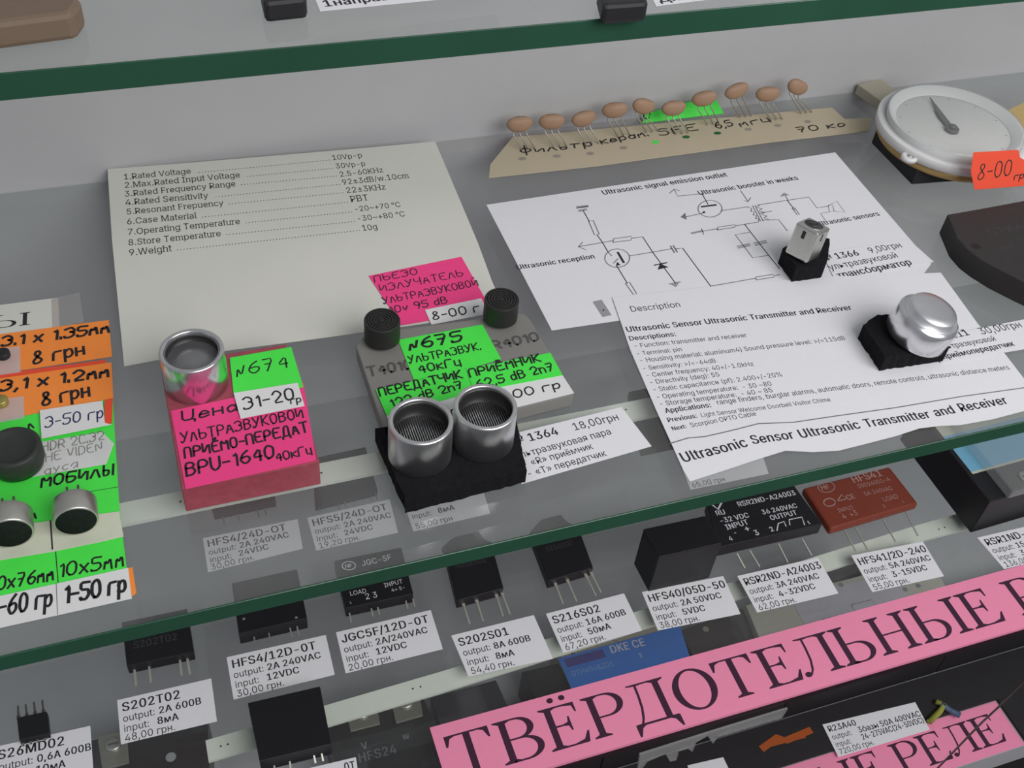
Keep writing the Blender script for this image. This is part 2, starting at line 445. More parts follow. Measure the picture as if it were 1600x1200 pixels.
    'W': [982, [222,0,23,728,118,728,234,280,251,208,267,134,282,57,271,57,286,134,302,208,321,280,438,728,543,728,661,280,679,208,696,134,711,57,699,57,714,134,730,208,748,280,863,728,958,728,759,0,652,0,526,462,503,560,481,680,500,680,479,565,455,462,330,0]],
    'X': [679, [26,0,311,407,311,338,42,728,149,728,255,573,292,517,320,471,348,418,332,418,361,470,389,517,427,573,535,728,639,728,370,342,370,410,652,0,546,0,418,185,384,236,357,280,330,331,350,331,322,281,295,237,260,185,131,0]],
    'Y': [675, [291,0,291,298,23,728,130,728,275,493,318,418,357,330,320,330,359,419,401,493,545,728,651,728,384,298,384,0]],
    'Z': [627, [60,0,60,66,391,551,438,616,488,681,498,650,408,647,319,646,58,646,58,728,568,728,568,661,241,184,192,115,139,47,129,78,218,81,306,82,572,82,572,0]],
    'a': [557, [229,-12,180,-7,135,7,97,31,68,64,50,105,43,154,48,197,62,230,83,256,111,276,179,301,255,315,334,324,380,336,391,347,394,364,394,367,382,425,343,461,280,473,214,461,168,430,143,392,59,417,82,461,112,495,149,520,190,537,278,550,342,543,409,516,438,491,461,458,477,415,482,360,482,0,396,0,396,74,390,74,361,35,308,1], [244,65,289,70,326,84,356,106,377,133,390,165,394,197,394,272,371,260,331,252,287,245,251,240,192,227,148,199,136,178,131,150,146,103,186,75]],
    'b': [607, [328,-12,283,-7,247,5,197,45,169,84,160,84,160,0,75,0,75,728,163,728,163,457,169,457,197,495,245,533,282,546,328,550,392,542,448,516,494,475,529,419,551,350,558,270,551,190,529,121,495,65,448,23,392,-3], [315,67,361,74,400,94,430,126,452,167,465,216,470,271,465,325,452,374,431,414,400,446,362,465,315,472,269,466,231,447,201,416,179,376,166,327,161,271,166,214,179,165,201,124,231,93,270,73]],
    'c': [566, [297,-12,227,-3,167,23,118,66,80,122,57,190,49,268,57,348,80,417,118,473,167,515,227,541,297,550,372,540,437,509,486,461,517,396,433,375,416,414,386,445,346,465,297,472,247,465,208,444,177,411,155,370,142,321,138,268,142,216,155,168,177,127,208,94,247,73,297,66,347,74,387,95,417,127,435,168,519,147,488,80,438,31,373,-1]],
    'd': [607, [279,-12,216,-3,160,23,113,65,78,121,56,190,49,270,56,350,78,419,114,475,160,516,216,542,280,550,326,546,362,533,411,495,438,457,445,457,445,728,532,728,532,0,448,0,448,84,439,84,411,45,361,5,325,-7], [293,67,338,73,376,93,407,124,428,165,442,214,446,271,442,327,429,376,407,416,377,447,339,466,293,472,246,465,207,446,177,414,155,374,142,325,138,271,142,216,155,167,177,126,208,94,246,74]],
    'e': [578, [303,-12,230,-3,167,23,117,66,80,121,57,189,49,267,56,346,79,415,116,471,165,514,225,541,294,550,380,535,421,516,457,488,487,450,511,403,526,346,531,278,531,242,107,242,107,316,484,316,443,289,439,340,426,384,405,421,376,449,339,467,294,472,248,466,209,449,179,421,156,386,142,345,137,302,137,254,142,198,158,152,183,115,216,88,257,71,304,66,363,75,408,104,437,151,522,130,506,91,480,56,445,28,404,6,357,-7]],
    'f': [363, [326,543,326,468,9,468,9,543], [115,0,115,618,121,660,137,695,162,723,193,742,268,758,318,754,347,746,325,670,308,675,278,678,244,673,221,658,207,633,203,599,203,0]],
    'g': [608, [296,-215,240,-212,192,-200,118,-158,72,-99,145,-58,174,-94,221,-126,296,-139,356,-131,404,-107,435,-67,446,-8,446,98,438,98,410,59,361,22,325,11,279,7,217,15,161,38,115,76,79,129,56,195,49,274,56,352,79,420,114,475,161,516,217,542,280,550,326,546,363,534,412,495,440,456,448,456,448,543,533,543,533,-13,525,-77,501,-128,464,-167,416,-194,359,-210], [293,85,339,90,377,107,407,135,429,173,443,220,447,276,443,330,429,378,408,417,378,447,339,466,293,472,246,465,208,446,177,415,155,375,142,328,138,276,142,222,156,175,178,137,208,108,247,91]],
    'h': [587, [163,324,163,0,75,0,75,728,163,728,163,411,147,411,177,475,218,518,268,542,325,550,377,544,422,527,460,499,488,459,505,407,511,344,511,0,424,0,424,337,415,393,391,436,352,462,300,471,263,467,230,454,202,433,181,405,167,368]],
    'i': [238, [75,0,75,543,163,543,163,0], [120,634,97,638,77,651,64,669,59,691,64,714,77,733,97,745,120,749,143,745,163,733,176,714,181,691,176,669,163,651,143,638]],
    'j': [238, [75,543,163,543,163,-43,159,-89,145,-129,123,-161,93,-185,53,-199,5,-204,-14,-204,-14,-124,3,-124,35,-119,58,-103,71,-77,75,-42], [119,634,96,638,76,651,63,669,59,691,63,714,76,733,96,745,119,749,143,745,162,733,176,714,180,691,176,669,162,651,143,638]],
    'k': [545, [157,195,157,303,172,303,407,543,515,543,263,285,254,285], [75,0,75,728,163,728,163,0], [421,0,212,266,274,327,533,0]],
    'l': [271, [199,-3,144,5,106,29,83,68,75,121,75,728,163,728,163,141,172,89,186,78,209,74,229,75,243,78,258,4,231,-1]],
    'm': [873, [75,0,75,543,160,543,161,423,154,423,168,462,190,495,246,538,314,553,368,543,411,516,442,474,459,422,447,422,461,459,482,491,545,536,625,553,670,547,711,532,747,506,774,470,791,423,797,365,797,0,709,0,709,363,701,414,676,448,640,467,599,473,565,469,535,458,494,415,480,354,480,0,392,0,392,372,385,413,362,445,328,466,285,473,225,458,200,440,180,414,167,381,163,341,163,0]],
    'n': [586, [163,324,163,0,75,0,75,543,160,543,160,411,147,411,177,475,218,518,268,542,325,550,377,544,422,527,459,499,487,459,505,407,511,344,511,0,424,0,424,337,415,393,391,436,352,462,300,471,263,467,230,454,202,433,181,405,167,368]],
    'o': [594, [297,-12,227,-3,167,23,118,66,80,122,57,190,49,268,57,348,80,417,118,473,167,515,227,541,297,550,367,541,427,515,477,473,514,417,538,348,545,268,538,190,514,122,477,66,427,23,367,-3], [297,66,346,73,387,94,418,127,439,168,452,216,457,268,452,321,439,369,418,411,387,444,346,465,297,472,247,465,208,444,177,411,155,370,142,321,138,268,142,216,155,168,177,127,208,94,247,73]],
    'p': [607, [75,-204,75,543,160,543,160,457,169,457,196,495,245,533,282,546,328,550,392,542,448,516,494,475,529,419,551,350,558,270,551,190,529,121,495,65,448,23,392,-3,328,-12,283,-7,247,5,197,45,169,84,163,84,163,-204], [315,67,361,74,400,94,430,126,452,167,465,216,470,271,465,325,452,374,431,414,400,446,362,465,315,472,269,466,231,447,201,416,179,376,166,327,161,271,166,214,179,165,201,124,231,93,270,73]],
    'q': [607, [532,-204,445,-204,445,84,438,84,410,45,361,5,325,-7,279,-12,216,-3,160,23,113,65,78,121,56,190,49,270,56,350,78,419,114,475,160,516,216,542,280,550,326,546,362,533,411,495,439,457,448,457,448,543,532,543], [293,67,338,73,376,93,407,124,428,165,442,214,446,271,442,327,429,376,407,416,377,447,339,466,293,472,246,465,207,446,177,414,155,374,142,325,138,271,142,216,155,167,177,126,208,94,246,74]],
    'r': [371, [75,0,75,543,160,543,160,459,165,459,186,496,218,525,259,544,305,551,328,550,348,549,348,461,329,464,296,466,260,462,228,450,201,431,180,406,167,375,163,339,163,0]],
    's': [522, [260,-12,207,-8,161,5,121,26,88,54,65,91,51,135,134,152,151,113,178,86,214,70,259,65,310,71,350,89,375,116,384,147,379,173,364,194,338,211,303,222,214,243,149,266,103,298,76,340,67,392,73,436,93,474,124,506,165,530,213,545,268,550,319,546,363,533,399,513,428,485,464,415,384,397,370,426,347,452,314,470,268,476,224,470,187,453,163,428,155,397,161,369,177,348,246,319,328,300,393,277,438,245,465,204,474,152,467,107,447,67,415,34,372,9,320,-6]],
    't': [325, [292,543,292,468,9,468,9,543], [93,674,180,674,180,140,184,109,195,88,214,75,244,71,265,73,289,77,305,2,275,-4,241,-6,178,3,132,31,103,74,93,133]],
    'u': [587, [261,-7,209,-2,164,15,127,44,99,84,81,136,75,199,75,543,163,543,163,206,171,150,196,107,235,81,286,72,323,76,356,89,384,110,406,139,419,175,424,218,424,543,511,543,511,0,427,0,427,131,440,131,409,67,368,24,318,1]],
    'v': [557, [233,0,25,543,121,543,236,222,268,124,294,30,263,30,290,124,321,222,436,543,532,543,324,0]],
    'w': [812, [197,0,32,543,125,543,191,306,220,195,251,59,236,59,266,193,295,306,361,543,453,543,517,306,546,194,576,59,560,59,591,193,621,306,687,543,779,543,615,0,527,0,456,246,436,322,416,401,396,483,416,483,396,401,376,321,355,246,284,0]],
    'x': [542, [30,0,245,312,245,245,41,543,143,543,211,437,257,363,297,295,251,295,290,363,334,437,403,543,503,543,299,241,299,306,512,0,410,0,330,122,286,195,247,260,293,260,255,195,212,122,131,0]],
    'y': [557, [68,-198,88,-123,102,-125,149,-127,186,-106,215,-51,233,-2,25,543,121,543,236,222,267,124,294,30,263,30,290,124,321,222,437,543,532,543,292,-83,253,-153,199,-194,131,-208,92,-205]],
    'z': [544, [60,0,60,65,364,457,364,462,68,462,68,543,476,543,476,473,180,86,180,81,485,81,485,0]],
    '~': [648, [75,214,79,269,94,312,118,343,147,365,216,381,282,366,352,316,393,284,428,275,455,280,475,297,489,324,493,362,573,362,568,307,553,265,530,233,500,212,431,195,364,211,296,260,254,292,220,301,194,296,173,281,159,254,155,214]],
    '«': [576, [241,70,47,299,241,528,341,528,150,299,341,70], [439,70,245,299,439,528,539,528,348,299,539,70]],
    '°': [452, [227,405,183,411,144,427,110,453,84,486,67,526,62,569,67,612,84,652,110,686,144,712,183,728,227,734,270,728,309,712,342,686,368,652,385,612,390,569,385,526,368,486,342,453,309,427,270,411], [227,478,272,491,305,523,318,569,305,615,272,648,227,661,181,648,148,615,135,569,148,523,181,491]],
    '±': [648, [93,34,93,115,555,115,555,34], [93,321,93,403,555,403,555,321], [283,178,283,548,365,548,365,178]],
    '»': [576, [37,70,228,299,37,528,137,528,331,299,137,70], [236,70,426,299,236,528,335,528,530,299,335,70]],
    'А': [686, [23,0,288,728,395,728,663,0,565,0,411,433,378,533,332,685,351,685,305,531,273,433,122,0], [157,203,157,284,529,284,529,203]],
    'В': [653, [86,0,86,728,345,728,414,722,471,702,514,672,545,632,564,586,570,535,566,493,553,458,510,409,450,382,450,375,485,368,520,351,551,325,576,291,592,247,598,195,592,142,573,96,540,56,493,26,431,6,353,0], [178,82,350,82,423,90,472,114,499,151,509,195,504,231,490,263,468,291,437,312,400,326,355,330,178,330], [178,408,341,408,412,424,441,442,462,467,476,497,481,533,472,577,447,614,405,638,343,646,178,646]],
    'Д': [814, [45,-156,45,81,105,81,139,123,168,188,191,285,207,421,232,728,687,728,687,81,769,81,769,-156,680,-156,680,0,134,0,134,-156], [211,81,596,81,596,647,317,647,298,421,280,277,252,160,234,115]],
    'О': [763, [382,-10,293,2,215,36,150,91,100,165,68,256,58,364,68,471,100,563,150,637,215,692,293,726,382,738,471,726,549,692,614,637,664,563,695,471,706,364,695,256,664,165,614,91,549,36,471,2], [382,76,444,84,500,109,548,150,584,206,608,278,616,364,608,450,584,522,548,578,500,619,444,644,382,652,320,644,264,619,216,578,179,521,156,450,148,364,156,278,179,206,216,150,264,109,320,84]],
    'П': [740, [654,728,654,0,561,0,561,646,178,646,178,0,86,0,86,728]],
    'а': [557, [229,-12,180,-7,135,7,97,31,68,64,50,105,43,154,48,197,62,230,83,256,111,276,179,301,255,315,334,324,380,336,391,347,394,364,394,367,382,425,343,461,280,473,214,461,168,430,143,392,59,417,82,461,112,495,149,520,190,537,278,550,342,543,409,516,438,491,461,458,477,415,482,360,482,0,396,0,396,74,390,74,361,35,308,1], [244,65,289,70,326,84,356,106,377,133,390,165,394,197,394,272,371,260,331,252,287,245,251,240,192,227,148,199,136,178,131,150,146,103,186,75]],
    'б': [589, [297,-12,230,-3,171,22,121,62,82,117,57,185,49,265,49,283,59,431,89,537,114,577,145,609,182,634,227,652,341,670,391,679,415,698,421,728,499,728,495,691,484,660,464,635,434,616,341,597,274,588,222,573,181,548,152,510,133,455,121,380,123,380,168,449,239,500,282,515,327,520,384,511,435,486,478,445,512,393,533,330,540,259,532,186,509,121,471,66,422,24,364,-3], [298,65,343,71,381,88,411,116,434,154,448,200,452,255,448,310,435,356,413,393,384,420,346,437,302,443,256,437,216,419,182,390,158,351,142,304,137,251,142,200,156,155,180,118,212,89,251,71]],
    'в': [561, [75,0,75,543,298,543,377,533,439,503,478,458,492,398,484,355,463,323,430,300,386,285,447,264,494,218,508,185,513,147,507,107,491,71,464,42,429,19,384,5,332,0], [158,80,332,80,370,85,399,100,417,123,423,154,417,191,399,219,370,236,332,242,158,242], [158,315,299,315,343,320,376,335,397,359,404,391,397,421,375,444,342,458,298,463,158,463]],
    'г': [435, [414,543,414,462,163,462,163,0,75,0,75,543]],
    'д': [611, [19,-157,19,81,64,81,92,118,113,166,128,234,140,330,158,543,510,543,510,81,593,81,593,-157,506,-157,506,0,106,0,106,-157], [163,81,423,81,423,462,237,462,225,330,204,181,187,125]],
    'е': [578, [303,-12,230,-3,167,23,117,66,80,121,57,189,49,267,56,346,79,415,116,471,165,514,225,541,294,550,380,535,421,516,457,488,487,450,511,403,526,346,531,278,531,242,107,242,107,316,484,316,443,289,439,340,426,384,405,421,376,449,339,467,294,472,248,466,209,449,179,421,156,386,142,345,137,302,137,254,142,198,158,152,183,115,216,88,257,71,304,66,363,75,408,104,437,151,522,130,506,91,480,56,445,28,404,6,357,-7]],
    'ж': [806, [30,0,250,276,33,543,136,543,317,312,360,312,360,543,448,543,448,312,490,312,669,543,774,543,557,276,776,0,671,0,489,232,448,232,448,0,360,0,360,232,319,232,136,0]],
    'з': [492, [245,-6,192,-2,145,11,104,32,73,61,52,96,45,136,134,136,143,109,168,87,203,73,245,68,290,74,325,93,348,121,356,155,348,191,323,220,284,239,233,245,197,245,197,310,233,310,276,316,310,333,333,361,341,395,335,428,315,455,285,472,247,478,208,473,174,457,150,433,141,402,57,402,64,443,84,479,114,509,153,531,198,545,248,549,299,544,343,529,378,505,405,475,421,439,427,399,419,356,397,321,363,296,322,282,322,278,377,262,416,235,440,196,448,150,441,107,421,69,390,38,350,14,301,-1]],
    'и': [588, [512,0,424,0,424,393,419,393,159,0,75,0,75,543,163,543,163,149,169,149,429,543,512,543]],
    'й': [588, [512,0,424,0,424,393,419,393,159,0,75,0,75,543,163,543,163,149,169,149,429,543,512,543], [294,620,256,624,222,638,194,659,171,688,157,721,152,757,216,757,222,727,238,703,263,687,294,682,324,687,349,703,365,727,371,757,435,757,431,721,417,688,394,660,366,638,332,624]],
    'к': [538, [75,0,75,543,163,543,163,308,218,308,412,543,523,543,305,280,526,0,415,0,239,227,163,227,163,0]],
    'л': [573, [9,0,9,81,29,81,69,90,96,123,112,190,120,301,130,543,498,543,498,0,410,0,410,462,213,462,205,271,185,120,164,68,134,30,93,8,39,0]],
    'м': [766, [75,0,75,543,207,543,332,240,352,189,367,143,380,101,391,58,376,58,386,99,398,142,414,189,433,240,557,543,690,543,690,0,602,0,602,282,603,339,603,394,604,450,605,507,616,507,594,430,570,361,539,283,421,0,344,0,224,283,193,360,169,430,147,507,159,507,161,455,161,399,162,341,162,282,162,0]],
    'н': [585, [442,319,442,238,142,238,142,319], [163,543,163,0,75,0,75,543], [509,543,509,0,422,0,422,543]],
    'о': [594, [297,-12,227,-3,167,23,118,66,80,122,57,190,49,268,57,348,80,417,118,473,167,515,227,541,297,550,367,541,427,515,477,473,514,417,538,348,545,268,538,190,514,122,477,66,427,23,367,-3], [297,66,346,73,387,94,418,127,439,168,452,216,457,268,452,321,439,369,418,411,387,444,346,465,297,472,247,465,208,444,177,411,155,370,142,321,138,268,142,216,155,168,177,127,208,94,247,73]],
    'п': [584, [509,543,509,0,421,0,421,462,163,462,163,0,75,0,75,543]],
    'р': [607, [75,-204,75,543,160,543,160,457,169,457,196,495,245,533,282,546,328,550,392,542,448,516,494,475,529,419,551,350,558,270,551,190,529,121,495,65,448,23,392,-3,328,-12,283,-7,247,5,197,45,169,84,163,84,163,-204], [315,67,361,74,400,94,430,126,452,167,465,216,470,271,465,325,452,374,431,414,400,446,362,465,315,472,269,466,231,447,201,416,179,376,166,327,161,271,166,214,179,165,201,124,231,93,270,73]],
    'с': [566, [297,-12,227,-3,167,23,118,66,80,122,57,190,49,268,57,348,80,417,118,473,167,515,227,541,297,550,372,540,437,509,486,461,517,396,433,375,416,414,386,445,346,465,297,472,247,465,208,444,177,411,155,370,142,321,138,268,142,216,155,168,177,127,208,94,247,73,297,66,347,74,387,95,417,127,435,168,519,147,488,80,438,31,373,-1]],
    'т': [465, [190,0,190,465,9,465,9,543,456,543,456,465,277,465,277,0]],
    'у': [557, [68,-198,88,-123,102,-125,149,-127,186,-106,215,-51,233,-2,25,543,121,543,236,222,267,124,294,30,263,30,290,124,321,222,437,543,532,543,292,-83,253,-153,199,-194,131,-208,92,-205]],
    'ф': [683, [298,-12,228,-3,168,23,118,66,80,122,57,190,49,268,57,348,80,417,118,473,168,515,228,541,298,550,385,550,455,541,515,515,565,473,603,417,626,348,634,268,626,190,603,122,565,66,515,23,455,-3,385,-12], [298,62,385,62,435,69,475,91,507,125,529,167,543,216,547,268,543,322,529,372,507,415,475,450,435,472,385,480,298,480,248,472,208,450,176,415,154,372,140,322,136,268,140,216,154,167,176,125,208,91,248,69], [298,-204,298,728,385,728,385,-204]],
    'х': [542, [30,0,245,312,245,245,41,543,143,543,211,437,257,363,297,295,251,295,290,363,334,437,403,543,503,543,299,241,299,306,512,0,410,0,330,122,286,195,247,260,293,260,255,195,212,122,131,0]],
    'ц': [594, [75,0,75,543,163,543,163,81,421,81,421,543,509,543,509,0], [492,-156,492,0,455,0,455,81,580,81,579,-156]],
    'ч': [574, [283,170,198,182,132,220,89,282,75,370,75,543,163,543,163,370,171,316,197,279,236,257,283,250,378,260,464,285,464,204,408,186,349,174], [411,0,411,543,498,543,498,0]],
    'ш': [819, [75,543,163,543,163,81,365,81,365,543,453,543,453,81,656,81,656,543,743,543,743,0,75,0]],
    'ъ': [642, [9,471,9,543,201,543,201,471], [236,349,393,349,452,344,501,327,540,300,569,266,586,224,592,176,586,129,569,87,540,51,501,23,452,6,393,0,162,0,162,543,249,543,249,81,393,81,437,87,473,106,496,136,504,173,496,211,473,242,437,261,393,268,236,268]],
    'ы': [731, [150,349,307,349,366,344,415,327,454,300,483,266,500,224,506,176,500,129,482,87,454,51,415,23,366,6,307,0,75,0,75,543,163,543,163,81,306,81,351,87,386,106,410,136,418,173,410,211,386,242,351,261,306,268,150,268], [568,0,568,543,655,543,655,0]],
    'ь': [555, [150,349,307,349,366,344,415,327,454,300,483,266,500,224,506,176,500,129,482,87,454,51,415,23,366,6,307,0,75,0,75,543,163,543,163,81,306,81,351,87,386,106,410,136,418,173,410,211,386,242,351,261,306,268,150,268]],
    'э': [566, [270,-12,193,-1,128,31,78,80,47,147,131,168,149,127,179,95,219,74,270,66,319,73,359,94,389,127,411,168,424,216,428,268,424,321,411,370,389,411,359,444,319,465,270,472,220,465,180,445,151,414,133,375,49,396,80,461,130,509,194,540,270,550,339,541,399,515,449,473,486,417,510,348,517,268,510,190,486,122,449,66,399,23,339,-3], [443,233,190,233,190,312,443,312]],
    'ю': [837, [75,0,75,543,158,543,158,0], [139,232,139,310,337,310,337,232], [539,-12,470,-3,409,23,360,66,323,122,299,190,292,268,299,348,323,417,360,473,409,515,470,541,539,550,609,541,670,515,719,473,757,417,780,348,788,268,780,190,757,122,719,66,670,23,609,-3], [539,66,589,73,629,94,660,127,682,168,695,216,699,268,695,321,682,369,660,411,629,444,589,465,539,472,490,465,450,444,419,411,397,370,384,321,380,268,384,216,397,168,419,127,450,94,490,73]],
    'я': [551, [475,0,388,0,388,467,264,467,204,460,163,442,141,412,133,371,141,331,164,301,204,283,263,277,426,277,426,204,257,204,164,215,98,249,59,303,45,371,59,440,98,495,164,531,257,543,475,543], [122,0,21,0,174,246,272,246]],
    'ё': [578, [303,-12,230,-3,167,23,117,66,80,121,57,189,49,267,56,346,79,415,116,471,165,514,225,541,294,550,380,535,421,516,457,488,487,450,511,403,526,346,531,278,531,242,107,242,107,316,484,316,443,289,439,340,426,384,405,421,376,449,339,467,294,472,248,466,209,449,179,421,156,386,142,345,137,302,137,254,142,198,158,152,183,115,216,88,257,71,304,66,363,75,408,104,437,151,522,130,506,91,480,56,445,28,404,6,357,-7], [395,634,373,638,354,651,341,669,337,691,341,714,354,732,373,745,395,749,417,745,436,732,448,714,452,691,448,669,436,651,417,638], [189,634,167,638,148,651,135,669,131,691,135,714,148,732,167,745,189,749,211,745,230,732,243,714,247,691,243,669,230,651,211,638]],
    '№': [1089, [86,0,86,728,174,728,499,173,506,173,506,728,596,728,596,0,508,0,185,551,177,551,177,0], [686,219,686,293,996,293,996,219], [840,356,792,361,750,377,716,402,691,435,675,476,670,523,670,571,675,618,690,659,715,693,749,718,791,733,839,739,888,733,930,718,964,693,988,659,1003,618,1008,571,1008,523,1003,476,988,435,964,401,930,376,889,361], [840,427,876,434,902,453,917,484,922,523,922,571,917,609,902,639,876,658,839,665,802,658,776,639,761,609,756,571,756,523,761,484,777,453,803,434]],
}
FONT, _fonts = {}, {}


def mains(t, v=240):
    return '%s%dVAC' % (t, v)



def _pts(v):
    return [(x / 1000, y / 1000) for x, y in zip(v[0::2], v[1::2])]


def _inside(p, poly):
    c = False
    for (x0, y0), (x1, y1) in zip(poly, poly[1:] + poly[:1]):
        if (y0 > p[1]) != (y1 > p[1]) and p[0] < (x1 - x0) * (p[1] - y0) / (y1 - y0) + x0:
            c = not c
    return c


def _area(P):
    return sum(p[0] * q[1] - q[0] * p[1] for p, q in zip(P, P[1:] + P[:1])) / 2


for _ch, _g in GLYPHS.items():
    _cs = [_pts(x) for x in _g[1:]]
    _sg = 1 if _area(max(_cs, key=lambda c: abs(_area(c)))) > 0 else -1
    _out = [c for c in _cs if _area(c) * _sg > 0]
    _hol = [c for c in _cs if _area(c) * _sg <= 0]
    _V, _Fc = [], []
    for _o in _out:
        _hs = [h for h in _hol if _inside(h[0], _o)]
        _loops = [[Vector((x, y, 0)) for x, y in c] for c in [_o] + _hs]
        _flat = [p for l in _loops for p in l]
        for tri in tessellate_polygon(_loops):
            a, b_, c = [_flat[i] for i in tri]
            if (b_ - a).cross(c - a).z < 0: tri = (tri[0], tri[2], tri[1])
            _Fc.append(tuple(i + len(_V) for i in tri))
        _V += [(p.x, p.y, .002 * _out.index(_o)) for p in _flat]
    _slab = []
    for _o in _out:
        for (x0, y0), (x1, y1) in zip(_o, _o[1:] + _o[:1]):
            if abs(x0 - x1) < .006 and abs(y0 - y1) > .25:
                for y in (min(y0, y1), max(y0, y1)):
                    if abs(y) < .02: _slab.append((x0, 0.0))
                    elif y > .5: _slab.append((x0, y - .045))
    FONT[_ch] = (_g[0] / 1000, _V, _Fc, _slab)


def font_mesh(s, bold, serif=False):
    key = (s, bold, serif)
    if key in _fonts:
        return _fonts[key]
    vs, fs, x = [], [], 0.0
    for ch in s:
        if ch == ' ':
            x += .27; continue
        adv, v, f, slab = FONT.get(ch, (.4, [], [], []))
        for dx in ((-.026, 0, .026) if bold else (0,)):
            n = len(vs)
            vs += [(a + x + dx, b_, lz + .006 * (dx > 0) + .012 * (dx < 0)) for a, b_, lz in v]
            fs += [tuple(i + n for i in t) for t in f]
        if serif:
            for sx, sy in slab:
                n = len(vs)
                vs += [(x + sx - .07, sy, .008), (x + sx + .07, sy, .008), (x + sx + .07, sy + .05, .008), (x + sx - .07, sy + .05, .008)]
                fs.append((n, n + 1, n + 2, n + 3))
        x += adv + (.03 if bold else 0)
    _fonts[key] = (vs, fs, x or 1.0)
    return _fonts[key]


HAND = {
    'П': '00096960', 'Ь': '09004062644505', 'Е': '60000969 0545', 'З': '0829496765453545646240200001',
    'О': '200207294967624020', 'И': '09006960', 'Л': '003960', 'У': '0934 69200001', 'Ч': '09062465 6960',
    'А': '003960 1353', 'Т': '0969 3930', 'Р': '00094967654404', 'В': '000949674505 4563624000', 'К': '0900 690460',
    'Д': '0b00707b 10296960', 'М': '0009346960', 'Н': '0900 6960 0565', 'Ё': '60000969 0545 2A2B 4A4B', 'Г': '000969',
    'Ц': '09006069 60707b', 'Й': '09006960 2B3A4B', 'Б': '6909004062644505', 'Ы': '09003042443505 7970',
    'Ф': '3B3b 280604224264664828', 'S': '6849291807165562402001', 'F': '000969 0545', 'D': '00093967623000',
    'H': '0900 6960 0565', 'R': '00094967654404 3460', 'N': '00096069', 'C': '6849290702204061', 'U': '090220406269',
    'B': '000949674505 4563624000', 'P': '00094967654404', 'T': '0969 3930', 'E': '60000969 0545', 'I': '0900', 'V': '093069',
    'е': '033353543615020020 51'.replace(' ', ''), 'н': '0600 5650 0353', 'а': '5650 54361503103052', 'г': '000656',
    'р': '060c 04264654523001', 'м': '00062336465 0'.replace(' ', ''), 'к': '0600 560350', 'и': '06005650', 'л': '002650',
    'ь': '060030423303', 'т': '0656 2620', 'ц': '06005056 505b', 'v': '062056', 'd': '5950 54361503103052',
    'n': '0600 04265550', 'x': '0650 0056', 'х': '0650 0056', 'о': '10021526465452301 0'.replace(' ', ''), 'у': '0622 561b',
    'в': '0006264503 0345423000'.replace(' ', ' '), 'д': '5650 54361503103052 565b', 'с': '56260402204 1'.replace(' ', ''), 'я': '5650 56260403 5320',
    '0': '200207294967624020', '1': '173930', '2': '07294967650060', '3': '0829496765453545646240200001',
    '4': '50590363', '5': '69090555646240100001', '6': '5927040220406264451 4'.replace(' ', ''), '7': '096920 1545',
    '8': '35172949573502104 06235'.replace(' ', ''), '9': '664415072949676540', '-': '0444', '.': '0001', ',': '100b', '№': '00163057', ':': '0001 0506',
}
_YV = {'A': 10.5, 'B': 12, 'a': -1, 'b': -2, 'c': -3}
_hr = random.Random(3)


def hand_lines(s, jit):
    out, x0 = [], 0.0
    for ch in s:
        if ch == ' ':
            x0 += 4.5; continue
        g = HAND.get(ch)
        if g is None:
            x0 += 4; continue
        mx = 0
        for tok in g.split():
            pl = []
            for i in range(0, len(tok) - 1, 2):
                X = int(tok[i]); Y = _YV.get(tok[i + 1]); Y = int(tok[i + 1]) if Y is None else Y
                mx = max(mx, X)
                pl.append((X + _hr.uniform(-jit, jit), Y + _hr.uniform(-jit, jit)))
            if len(pl) > 2:                       # one round of corner cutting
                q = [pl[0]]
                for a, b in zip(pl, pl[1:]):
                    q += [(a[0] * .8 + b[0] * .2, a[1] * .8 + b[1] * .2), (a[0] * .2 + b[0] * .8, a[1] * .2 + b[1] * .8)]
                q.append(pl[-1]); pl = q
            out.append([(X + x0 + 0.10 * Y, Y) for X, Y in pl])
        x0 += mx + 2.6
    return out, max(1.0, x0 - 2.0)


